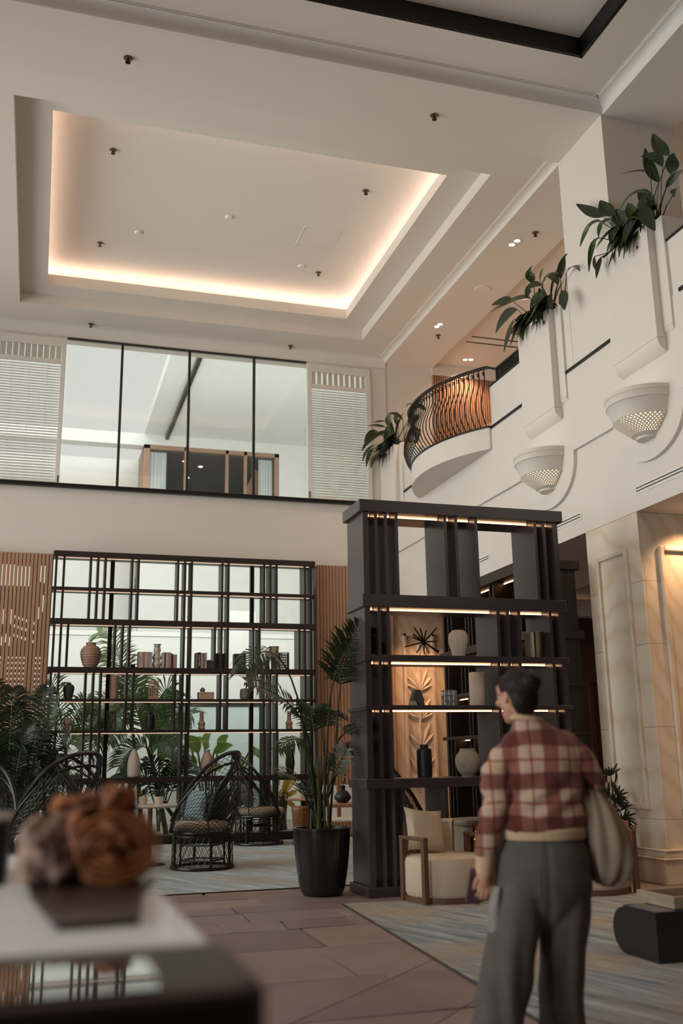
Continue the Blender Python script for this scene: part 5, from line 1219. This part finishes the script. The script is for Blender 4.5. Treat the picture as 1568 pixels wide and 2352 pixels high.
def broad_plant(label, base, leaves, Y, mt, name='broad_leaf_plant', seed=1):
    rr = random.Random(seed); b = Vector((float(onY(base[0], base[1], Y)[0]), Y, 0)); r = E(name, label, 'plant', tuple(b), 0, 'broad leaved plants in the garden court')
    for (a, t, hw) in leaves:
        s = P9(*a, Y+rr.uniform(-.2, .2))-b; e = P9(*t, Y+rr.uniform(-.3, .3))-b; m = (s+e)/2+Vector((0, 0, (e-s).length*0.18))
        mb = MB(); leaf_blade(mb, s, m, e, hw*Y/2265, (rr.uniform(-.4, .4), -0.8, 0.5), 8, 0.2); B(mb, 'leaf', mt, r, smooth=True)
        B(MB().tube([(rr.uniform(-.08, .08), 0, 0), (s.x*0.6, s.y*.5, s.z*0.6), s], 0.016, 6), 'stalk', M['stem'], r, smooth=True)
    return r
broad_plant('banana like plant with tall dark leaves behind the black jar', (370, 1900), [((350, 1730), (395, 1575), 26), ((365, 1750), (430, 1640), 24), ((345, 1700), (335, 1585), 26), ((330, 1760), (275, 1790), 20), ((370, 1790), (440, 1760), 22)], 19.6, M['banana'], seed=2)
broad_plant('bright green broad leaved plant right of the hooded wicker chair top', (480, 1900), [((455, 1730), (432, 1690), 16), ((470, 1720), (485, 1685), 18), ((490, 1730), (535, 1712), 12), ((500, 1715), (525, 1690), 12), ((555, 1760), (548, 1735), 14), ((570, 1750), (585, 1715), 11), ((575, 1720), (600, 1745), 14), ((450, 1760), (420, 1740), 16), ((480, 1770), (510, 1760), 16), ((560, 1790), (540, 1770), 14), ((440, 1720), (470, 1700), 16)], 18.9, M['bananalit'], seed=3)
M['yellow'] = leaf_mat('yellow_leaf', '#d0a548', '#a88a3c', 0.45)
broad_plant('yellow leaved croton bush low behind the wicker chairs', (650, 1920), [((640+10*math.cos(i*2.4)*2, 1830+12*math.sin(i*1.7)), (650+34*math.cos(i*2.4), 1822+44*math.sin(i*1.7)), 6) for i in range(22)], 18.6, M['yellow'], 'croton_bush', 4)
broad_plant('dark low shrub behind the left wicker chairs', (200, 1920), [((200+40*math.cos(i*2.1), 1850+30*math.sin(i*1.3)), (205+75*math.cos(i*2.1), 1835+60*math.sin(i*1.3)), 11) for i in range(26)], 18.1, M['banana'], 'low_shrub', 5)
broad_plant('dark low shrub behind the marble table and bookcase base', (480, 1920), [((470+70*math.cos(i*2.1), 1850+25*math.sin(i*1.3)), (475+110*math.cos(i*2.1), 1835+50*math.sin(i*1.3)), 10) for i in range(28)], 18.0, M['banana'], 'low_shrub', 6)
# interior palms massed at the left
def in_palm(label, px, Y, tips, seed, mt):
    b = Vector((float(onY(px, 1900, Y)[0]), Y, 0.012)); r = E('lobby_palm', label, 'plant', tuple(b), 0, 'lobby palms at the left'); rr = random.Random(seed)
    B(MB().lathe([(0.16, 0), (0.22, 0.2), (0.23, 0.42), (0.21, 0.42), (0.2, 0.38), (0, 0.38)], 28), 'pot', M['glazeblack'], r, smooth=True)
    for i, (x, y_, k) in enumerate(tips):
        dy = rr.uniform(-.5, .5); t = P9(x, y_, Y+dy)-b; s = Vector((rr.uniform(-.06, .06), rr.uniform(-.06, .06), 0.40)); d = t-s
        pts = [s, s+d*0.35+Vector((0, 0, d.length*0.16*k)), s+d*0.7+Vector((0, 0, d.length*0.18*k)), t]
        mb = MB(); frond(mb, pts, rr.uniform(.26, .36), .38, 22, .8, .015, (rr.uniform(-.4, .4), -0.7, 0.6), 1, i+seed); B(mb, 'frond', mt if i % 3 else M['palm'], r)
in_palm('dark lobby palm with fronds crossing the bookcase edge', 60, 13.6, [(135, 1610, 1), (160, 1680, 1), (110, 1580, 1), (70, 1600, 1), (30, 1620, 1), (150, 1760, 1), (20, 1700, 1), (100, 1680, .6), (60, 1720, .6), (120, 1730, .7)], 31, M['palmdark'])
in_palm('dark lobby palm at the left edge before the slatted screen', 10, 13.0, [(-20, 1570, 1), (30, 1580, 1), (70, 1660, 1), (-30, 1650, 1), (50, 1710, 1), (90, 1760, .8), (10, 1760, .6), (-10, 1720, .5)], 41, M['palmdark'])
in_palm('low dark lobby palm filling the corner under the slatted screen', 45, 14.4, [(0, 1690, 1), (40, 1680, 1), (90, 1700, 1), (120, 1790, 1), (-20, 1760, 1), (60, 1790, .5), (30, 1820, .5), (100, 1830, .5)], 51, M['palmdark'])
rr = random.Random(77)
b = Vector((float(onY(50, 1900, 14.0)[0]), 14.0, 0.012)); r = E('philodendron', 'dense dark broad leaved pot plant low among the lobby palms', 'plant', tuple(b))
B(MB().lathe([(0.16, 0), (0.22, 0.2), (0.23, 0.38), (0.21, 0.38), (0, 0.36)], 28), 'pot', M['glazeblack'], r, smooth=True)
for i in range(46):
    c = P9(rr.uniform(-10, 125), rr.uniform(1700, 1890), 14.0+rr.uniform(-.4, .4))-b; d = Vector((rr.uniform(-1, 1), rr.uniform(-.6, .2), rr.uniform(-.5, .4))).normalized()*rr.uniform(.18, .32)
    mb = MB(); leaf_blade(mb, c, c+d*.5+Vector((0, 0, .04)), c+d+Vector((0, 0, -.05)), rr.uniform(.05, .09), (0, -.6, .8), 5); B(mb, 'leaf', M['palmdark'], r, smooth=True)
    B(MB().tube([(rr.uniform(-.08, .08), rr.uniform(-.08, .08), .36), (c.x*.5, c.y*.5, max(.4, c.z*.6)), c], 0.005, 4), 'stalk', M['stem'], r)
# ------------------------------------------------------------------ walking woman seen from behind
W0 = (2.149, 4.313, 0.012)
wm = E('person', 'woman in plaid sweater and wide grey jeans walking away, phone in hand', 'person', W0, -YAW)
def skinmat(name, c, c2):
    s = NT(name); f = s.noise(s.coords(), 12); s.l(s.ramp(f, [(0.3, lin(c2)), (0.7, lin(c))]), s.b.inputs['Base Color'])
    s.b.inputs['Roughness'].default_value = 0.5; s.b.inputs['Subsurface Weight'].default_value = 0.1; s.b.inputs['Subsurface Radius'].default_value = (0.01, 0.004, 0.002); return s.m
M['skin'] = skinmat('skin', '#c48f74', '#b98369')
M['hair'] = mat('dark_brown_hair', '#2b1c16', 0.55, var=0.35, scale=30, stretch=(6, 6, 1), bump=0.3, spec=0.25)
M['denim'] = mat('grey_denim', '#5c554f', 0.9, var=0.12, scale=14, bump=0.12)
M['canvas'] = mat('taupe_canvas_bag', '#8a7662', 0.75, var=0.08, scale=9)
M['knitband'] = mat('beige_rib_knit', '#c9a886', 0.95, var=0.06, scale=60, bump=0.1)
def plaid():
    s = NT('plaid_sweater'); tc = s.n('ShaderNodeTexCoord'); sp = s.n('ShaderNodeSeparateXYZ')
    nz = s.n('ShaderNodeTexNoise'); nz.inputs['Scale'].default_value = 5; mxv = s.n('ShaderNodeMix', data_type='VECTOR'); mxv.inputs[0].default_value = 0.035
    s.l(tc.outputs['Object'], nz.inputs['Vector']); s.l(tc.outputs['Object'], mxv.inputs[4]); s.l(nz.outputs['Color'], mxv.inputs[5]); s.l(mxv.outputs[1], sp.inputs[0])
    def band(sock, per, off, stops):
        a = s.n('ShaderNodeMath', operation='MULTIPLY_ADD'); s.l(sock, a.inputs[0]); a.inputs[1].default_value = 1/per; a.inputs[2].default_value = off
        fr = s.n('ShaderNodeMath', operation='FRACT'); s.l(a.outputs[0], fr.inputs[0]); return s.ramp(fr.outputs[0], stops)
    wht = (1, 1, 1, 1)
    bst = lambda c: [(0.0, wht), (0.05, lin(c)), (0.40, lin(c)), (0.45, wht), (0.68, wht), (0.70, lin('#d39a8e')), (0.74, lin('#d39a8e')), (0.76, wht), (1.0, wht)]
    hx = band(sp.outputs[0], 0.17, 0.30, bst('#bb8a87')); hz = band(sp.outputs[2], 0.185, 0.10, bst('#a97a79'))
    m1 = s.n('ShaderNodeMix', data_type='RGBA', blend_type='MULTIPLY'); m1.inputs[0].default_value = 1; s.l(hx, m1.inputs[6]); s.l(hz, m1.inputs[7])
    m2 = s.n('ShaderNodeMix', data_type='RGBA', blend_type='MULTIPLY'); m2.inputs[0].default_value = 1; s.l(m1.outputs[2], m2.inputs[6]); m2.inputs[7].default_value = lin('#b79a85')
    s.l(m2.outputs[2], s.b.inputs['Base Color']); s.b.inputs['Roughness'].default_value = 0.95; s.b.inputs['Sheen Weight'].default_value = 0.25; s.b.inputs['Sheen Tint'].default_value = (1, .8, .75, 1)
    f = s.n('ShaderNodeTexNoise'); f.inputs['Scale'].default_value = 160; s.l(tc.outputs['Object'], f.inputs['Vector']); s.bump(f.outputs[0], 0.35, 0.006); return s.m
M['plaid'] = plaid()
def loft(mb, secs, n=24):       # secs: (cx, cy, z, rx, ry[, rot])
    vs = []
    for q in secs:
        cx, cy, z, rx, ry = q[:5]; ro = q[5] if len(q) > 5 else 0
        for i in range(n):
            a = 2*PI*i/n; x, y = rx*math.cos(a), ry*math.sin(a); vs.append((cx+x*math.cos(ro)-y*math.sin(ro), cy+x*math.sin(ro)+y*math.cos(ro), z))
    m = len(secs); fs = [(j*n+i, j*n+(i+1) % n, (j+1)*n+(i+1) % n, (j+1)*n+i) for j in range(m-1) for i in range(n)]
    fs += [tuple(range(n))[::-1], tuple((m-1)*n+i for i in range(n))]
    if secs[0][2] > secs[-1][2]: fs = [f[::-1] for f in fs]
    return mb.add(vs, fs)
def dense(pts, k=5):            # Catmull-Rom over tuples
    out = []
    for i in range(len(pts)-1):
        p0, p1, p2, p3 = pts[max(i-1, 0)], pts[i], pts[i+1], pts[min(i+2, len(pts)-1)]
        for q in range(k):
            t = q/k; out.append(tuple(0.5*((2*b)+(-a+c)*t+(2*a-5*b+4*c-d)*t*t+(-a+3*b-3*c+d)*t**3) for a, b, c, d in zip(p0, p1, p2, p3)))
    out.append(pts[-1]); return out
def limb(mb, pts, n=16):        # (x,y,z,r)
    d = dense(pts, 5); mb.tube([p[:3] for p in d], [p[3] for p in d], n); mb.ball(pts[0][:3], pts[0][3]*.99, 8); mb.ball(pts[-1][:3], pts[-1][3]*.99, 8); return mb
def cloth(mb, name, mt, voxel, smooth=6, parent=wm, folds=None):
    me = mb.mesh(name); b = bmesh.new(); b.from_mesh(me); bmesh.ops.recalc_face_normals(b, faces=b.faces); b.to_mesh(me); b.free()
    o = bpy.data.objects.new(name, me); C.objects.link(o)
    md = o.modifiers.new('r', 'REMESH'); md.mode = 'VOXEL'; md.voxel_size = voxel; md.use_smooth_shade = True
    if smooth: ms = o.modifiers.new('s', 'SMOOTH'); ms.iterations = smooth; ms.factor = 0.5
    dg = bpy.context.evaluated_depsgraph_get(); dg.update(); m2 = bpy.data.meshes.new_from_object(o.evaluated_get(dg)); o.modifiers.clear(); o.data = m2; m2.name = name
    if folds:
        co = np.empty(len(m2.vertices)*3, dtype=np.float32); m2.vertices.foreach_get('co', co); no = np.empty_like(co); m2.vertices.foreach_get('normal', no)
        co = co.reshape(-1, 3); no = no.reshape(-1, 3); co += no*folds(co)[:, None]; m2.vertices.foreach_set('co', co.ravel()); m2.update()
    m2.polygons.foreach_set('use_smooth', [True]*len(m2.polygons)); m2.materials.clear(); m2.materials.append(mt); o.parent = parent
    return o
# ---- body: one continuous surface
bd = MB()
loft(bd, dense([(.105, 0, .62, .10, .09), (.105, 0, .78, .165, .115), (.11, 0, .90, .145, .10), (.12, 0, 1.05, .135, .095), (.125, 0, 1.2, .15, .10), (.12, 0, 1.31, .135, .085), (.10, 0, 1.37, .085, .065), (.07, 0, 1.42, .056, .054), (.045, 0.0, 1.47, .052, .055), (.03, 0, 1.52, .05, .055)], 4))
limb(bd, [(.02, 0, 1.33, .055), (-.06, -.01, 1.22, .048), (-.115, -.02, 1.08, .04), (-.145, -.02, .92, .035), (-.163, -.02, .80, .027), (-.166, -.02, .765, .026)])
limb(bd, [(.25, 0, 1.32, .055), (.32, -.01, 1.21, .046), (.365, .0, 1.13, .038), (.36, .12, 1.08, .034), (.345, .22, 1.05, .026)])
limb(bd, [(.03, -.02, .72, .085), (-.06, -.06, .42, .06), (-.16, -.12, .10, .04), (-.165, -.12, .06, .038)])
limb(bd, [(.19, .02, .72, .085), (.17, .06, .42, .06), (.155, .10, .10, .04), (.155, .10, .06, .038)])
# left hand: palm, four curled fingers of different length, thumb on the side
limb(bd, [(-.166, -.02, .775, .026), (-.168, -.018, .745, .030), (-.170, -.012, .715, .031)])
bd.obox((-.170, -.015, .728), (.060, .026, .060), rz=0.25)
fing = [(-.142, -.016, .074), (-.160, -.020, .082), (-.178, -.020, .078), (-.195, -.016, .064)]
for i, (fx, fy, fl) in enumerate(fing):
    limb(bd, [(fx, fy, .705, .0092), (fx-.004, fy-.008, .705-fl*.42, .0086), (fx-.010, fy+.010, .705-fl*.72, .0080), (fx-.014, fy+.028, .705-fl*.78, .0070)], 10)
limb(bd, [(-.190, -.022, .745, .012), (-.208, -.026, .722, .0105), (-.216, -.016, .700, .0092), (-.217, -.004, .686, .0082)], 10)
# right hand, closed on the bag handle
limb(bd, [(.345, .22, 1.05, .026), (.338, .255, 1.045, .030), (.332, .285, 1.04, .028)])
for i in range(4): limb(bd, [(.325, .27, 1.065-i*.017, .009), (.300, .295, 1.065-i*.017, .0085), (.285, .275, 1.062-i*.017, .0078)], 10)
limb(bd, [(.345, .26, 1.07, .011), (.325, .25, 1.088, .0095), (.305, .255, 1.085, .0085)], 10)
# feet inside shoes
limb(bd, [(-.165, -.12, .06, .034), (-.18, -.05, .045, .032), (-.19, .02, .035, .026)]); limb(bd, [(.155, .10, .06, .034), (.14, .17, .045, .032), (.13, .24, .035, .026)])
# head, built facing -y then turned to look away to the left
hd = MB()
hd.ball((0, .012, .03), .092, 12, (.83, 1.04, 1.03)); hd.ball((0, -.03, -.02), .072, 12, (.86, .86, 1.12)); hd.ball((0, -.05, -.075), .042, 10, (1.0, .95, .85)); hd.ball((0, -.068, -.098), .022, 8, (1.1, .9, .8))
hd.ball((0, -.075, .045), .045, 8, (1.3, .5, .9))
loft(hd, [(0, -.098, -.030, .017, .017), (0, -.099, -.015, .014, .016), (0, -.092, .012, .009, .012), (0, -.086, .032, .008, .008)], 10)
hd.ball((0, -.110, -.027), .0115, 6); hd.ball((-.011, -.100, -.030), .008, 6); hd.ball((.011, -.100, -.030), .008, 6)
hd.ball((0, -.094, -.055), .014, 8, (1.6, .7, .55)); hd.ball((0, -.092, -.066), .014, 8, (1.5, .7, .6))
for s in (-1, 1):
    hd.ball((s*.046, -.068, -.018), .026, 8, (1, .8, .8)); hd.ball((s*.03, -.083, .022), .017, 8, (1.35, .7, .55))
    hd.ball((s*.078, .006, .0), .018, 8, (.38, .8, 1.55)); hd.ball((s*.076, .002, -.022), .010, 6, (.6, .8, 1))
HX = Matrix.Translation((.028, 0.0, 1.535)) @ Matrix.Rotation(math.radians(-148), 4, 'Z') @ Matrix.Rotation(0.06, 4, 'X')
o0 = len(bd.v); bd.add(hd.v, hd.f); bd.xf(HX, o0)
body = cloth(bd, 'body', M['skin'], 0.0042, 3)
M['eyewhite'] = mat('eye_white', '#d8d0c8', 0.2, var=0); M['iris'] = mat('dark_iris', '#2a1c14', 0.15, var=0)
for s in (-1, 1):
    e = B(MB().ball((s*.030, -.0895, .010), .011, 8, (1.15, .7, .7)).xf(HX), 'eye', M['eyewhite'], wm, smooth=True)
    B(MB().ball((s*.030, -.0965, .010), .0048, 6, (1, .4, 1)).xf(HX), 'iris', M['iris'], e, smooth=True)
    B(MB().tube([(s*.014, -.100, .030), (s*.030, -.1015, .036), (s*.046, -.092, .031)], [.002, .003, .0015], 5).xf(HX), 'eyebrow', M['hair'], wm)
# hair: swept back cap, nape and bun
hr = MB()
hr.ball((0, .020, .046), .094, 14, (.885, 1.045, 1.0))
hr.ball((0, .05, -.01), .078, 12, (.93, .72, 1.05)); hr.ball((0, -.035, .088), .055, 10, (1.15, .85, .5)); hr.ball((0, .062, -.05), .045, 8, (1.1, .55, .8))
for s in (-1, 1): hr.ball((s*.066, .012, .038), .03, 8, (.5, 1.0, 1.0)); hr.ball((s*.062, -.032, .052), .022, 8, (.5, 1.0, 1.2))
hr.ball((0, .100, .060), .047, 10, (1.05, 1.0, 1.0))
hr.xf(HX)
def hairfold(co): return (0.0016*np.sin(co[:, 0]*380+co[:, 2]*160)+0.001*np.sin(co[:, 1]*420-co[:, 2]*230)).astype(np.float32)
hair = cloth(hr, 'hair', M['hair'], 0.005, 2, folds=hairfold)
cut = 0  # the cap stays behind the hairline because its front sits inside the forehead
bn = MB()
for k in range(5):
    a = k*1.25; bn.tube([(HX @ Vector((.046*math.cos(a+t*.9)*math.sin(.5+t*.35), .100+.046*math.cos(.5+t*.35), .060+.046*math.sin(a+t*.9)*math.sin(.5+t*.35)))) for t in range(6)], 0.006, 6)
B(bn, 'bun_strands', M['hair'], wm, smooth=True)
B(MB().ball((-.0835, .004, -.03), .004, 6).xf(HX), 'ear_stud', M['brassleg'], wm, smooth=True)
# ---- sweater
sw = MB()
loft(sw, dense([(.118, 0, .925, .186, .142), (.120, 0, .965, .196, .150), (.124, 0, 1.06, .180, .142), (.126, 0, 1.16, .192, .146), (.126, .0, 1.25, .196, .138), (.122, 0, 1.32, .178, .112), (.108, 0, 1.37, .128, .090), (.082, 0, 1.41, .084, .074), (.066, 0, 1.428, .070, .066)], 4), 36)
limb(sw, [(.025, 0, 1.315, .075), (-.045, -.01, 1.245, .076), (-.095, -.02, 1.16, .074), (-.085, -.025, 1.08, .068), (-.115, -.025, 1.00, .064), (-.142, -.022, .92, .057), (-.158, -.02, .85, .050), (-.162, -.02, .825, .042)])
limb(sw, [(.23, 0, 1.31, .075), (.295, -.01, 1.24, .071), (.345, 0, 1.165, .064), (.355, .06, 1.11, .058), (.352, .15, 1.075, .05), (.347, .195, 1.06, .042)])
def swf(co):
    x, y, z = co[:, 0], co[:, 1], co[:, 2]
    return (0.008*np.sin(38*(x-.12)+7*np.sin(z*9))*np.clip((1.33-z)*4, 0, 1)*np.clip((z-.93)*6, 0, 1)*(np.abs(x-.12) < .17) + 0.005*np.sin(z*62+x*30)*((x < -.02) | (x > .3)) + 0.004*np.sin(z*48+x*14)*np.clip((1.1-z)*8, 0, 1)).astype(np.float32)
cloth(sw, 'sweater', M['plaid'], 0.0065, 8, folds=swf)
hb = MB(); loft(hb, dense([(.118, 0, .898, .186, .142), (.118, 0, .915, .190, .146), (.119, 0, .940, .193, .148), (.12, 0, .952, .186, .142)], 3), 48); B(hb, 'hem_band', M['knitband'], wm, smooth=True)
B(limb(MB(), [(-.158, -.02, .845, .046), (-.163, -.02, .81, .044), (-.168, -.02, .765, .040)]), 'cuff', M['knitband'], wm, smooth=True)
B(limb(MB(), [(.348, .185, 1.062, .046), (.345, .22, 1.052, .042)]), 'cuff', M['knitband'], wm, smooth=True)
B(MB().tube([(.066+.066*math.cos(2*PI*i/30), .063*math.sin(2*PI*i/30), 1.432+.012*math.cos(2*PI*i/30+2.6)) for i in range(30)], 0.013, 8, True), 'collar_band', M['knitband'], wm, smooth=True)
# ---- wide jeans
jn = MB()
loft(jn, dense([(.114, 0, .915, .172, .128), (.112, 0, .87, .192, .142), (.107, 0, .80, .212, .158), (.105, 0, .72, .213, .158), (.10, 0, .63, .195, .135), (.092, 0, .56, .13, .10), (.085, 0, .50, .05, .05)], 4), 36)
loft(jn, dense([(.01, -.01, .72, .108, .135), (-.03, -.025, .58, .116, .125), (-.072, -.05, .44, .112, .120), (-.112, -.08, .30, .114, .120), (-.158, -.11, .15, .120, .125), (-.185, -.125, .045, .124, .130)], 4), 28)
loft(jn, dense([(.205, .01, .72, .108, .135), (.195, .025, .58, .116, .125), (.180, .045, .44, .110, .118), (.168, .07, .30, .107, .116), (.162, .09, .15, .110, .122), (.158, .10, .04, .113, .126)], 4), 28)
def jnf(co):
    x, y, z = co[:, 0], co[:, 1], co[:, 2]; low = np.clip((.66-z)*3, 0, 1)
    return (low*(0.007*np.sin(60*x+1.5*np.sin(z*6))+0.003*np.sin(26*z+22*x)) + 0.006*np.sin(40*z+18*x)*np.exp(-((z-.70)/.06)**2) - 0.006*np.exp(-((x-.10)/.015)**2)*(z > .50)*(y < 0)).astype(np.float32)
jeans = cloth(jn, 'jeans', M['denim'], 0.008, 8, folds=jnf)
from mathutils.bvhtree import BVHTree
jb = BVHTree.FromPolygons([v.co[:] for v in jeans.data.vertices], [p.vertices[:] for p in jeans.data.polygons])
B(MB().tube([(.114+.172*math.cos(2*PI*i/40), .128*math.sin(2*PI*i/40), .896) for i in range(40)], 0.012, 6, True), 'waistband', M['denim'], wm, smooth=True)
for px_ in (.01, .21):
    mb = MB(); P_ = []
    for i in range(7):
        row = []
        for j in range(7):
            u, v = j/6*2-1, i/6; xx = px_+u*.055*(1-.12*v); zz = .80-.13*v-(.02*(1-abs(u)) if i == 6 else 0)
            hit = jb.ray_cast(Vector((xx, -1, zz)), Vector((0, 1, 0)))[0]; yy = (hit.y if hit else -.15)-.0025; row.append((xx, yy, zz))
        P_.append(row)
    B(mb.grid(P_), 'back_pocket', M['denim'], wm, smooth=True)
# hanging side pocket lining at the left thigh
hp_ = MB(); loft(hp_, dense([(-.112, -.03, .70, .020, .05), (-.130, -.035, .62, .030, .055), (-.132, -.04, .52, .034, .055), (-.122, -.045, .46, .024, .045), (-.112, -.045, .445, .012, .03)], 4), 20)
M['pocketcloth'] = mat('pale_grey_pocket_cloth', '#8d8680', 0.9, var=0.08, scale=20); B(hp_, 'side_pocket', M['pocketcloth'], wm, smooth=True)
for (x, y_, a) in ((-.182, -.04, .1), (.14, .16, .1)):
    sh = MB(); loft(sh, [(x, y_, 0.0, .046, .125, a), (x, y_, .02, .048, .128, a), (x, y_, .035, .044, .122, a), (x+.003, y_-.02, .07, .036, .085, a), (x+.005, y_-.06, .085, .03, .05, a)], 24); B(sh, 'shoe', M['greyclay'], wm, smooth=True)
# ---- tote bag and phone
bag = E('tote_bag', 'slouchy taupe canvas tote bag hanging from the woman\'s right shoulder', 'bag', tuple(Vector(W0)+Matrix.Rotation(-YAW, 3, 'Z') @ Vector((.40, .02, .69))), -YAW)
bo = Vector((.40, .02, .69))
secs = [(.318, .05, 1.17, .032, .045), (.335, .04, 1.12, .050, .075), (.362, .02, 1.03, .078, .105), (.388, .01, .94, .098, .125), (.404, .01, .86, .108, .135), (.408, .01, .79, .100, .135), (.405, .015, .735, .075, .12), (.402, .02, .695, .035, .08)]
bg_ = MB(); loft(bg_, [(a-bo.x, b-bo.y, z-bo.z, rx, ry, .12) for a, b, z, rx, ry in dense(secs, 5)], 40)
def bgf(co):
    x, y, z = co[:, 0], co[:, 1], co[:, 2]; a = np.arctan2(y, x+.03+.12*z)
    return (0.010*np.sin(a*7+z*6)*np.clip((.46-z)*3, 0, 1)+0.006*np.sin(a*13-z*14)).astype(np.float32)
cloth(bg_, 'bag_body', M['canvas'], 0.006, 5, parent=bag, folds=bgf)
for dx, dy in ((0, -.012), (.01, .05)):
    st_ = dense([(.330, .04, 1.14), (.325, .09, 1.22), (.305, .105, 1.30), (.275, .06, 1.355), (.262, .01, 1.36)], 6)
    mb = MB()
    vs = []
    for i, p in enumerate(st_):
        p = Vector(p)+Vector((dx, dy*.4, 0)); vs += [p-bo+Vector((-.014, 0, 0)), p-bo+Vector((.014, 0, .002)), p-bo+Vector((.014, 0.004, .008)), p-bo+Vector((-.014, 0.004, .006))]
    mb.add(vs, [(4*i+k, 4*i+(k+1) % 4, 4*i+4+(k+1) % 4, 4*i+4+k) for i in range(len(st_)-1) for k in range(4)]); B(mb, 'strap', M['canvas'], bag, smooth=True, fix=True)
po = Vector((-.212, .006, .695))
ph = E('phone', 'dark reddish phone held in the woman\'s left hand', 'phone', tuple(Vector(W0)+Matrix.Rotation(-YAW, 3, 'Z') @ po), -YAW)
M['phonecase'] = mat('mauve_phone_case', '#5c4650', 0.35, var=0.03)
b_ = MB(); b_.obox((0, 0, 0), (.074, .010, .15), ry=0.22, rz=0.35); B(b_, 'case', M['phonecase'], ph, bevel=0.004); b_ = MB(); b_.obox((0.001, .0062, 0), (.068, .002, .142), ry=0.22, rz=0.35); B(b_, 'screen', M['blackmetal'], ph)
b_ = MB(); b_.obox((-.018, -.006, -.05), (.016, .003, .016), ry=0.22, rz=0.35); B(b_, 'camera_bump', M['blackmetal'], ph)
# ------------------------------------------------------------------ lettering becomes real mesh
dg = bpy.context.evaluated_depsgraph_get(); dg.update()
for o in [q for q in C.objects if q.type == 'FONT']:
    me = bpy.data.meshes.new_from_object(o.evaluated_get(dg)); n = bpy.data.objects.new('title_lettering', me); C.objects.link(n)
    n.parent = o.parent; n.location = o.location; n.rotation_euler = o.rotation_euler; bpy.data.objects.remove(o)
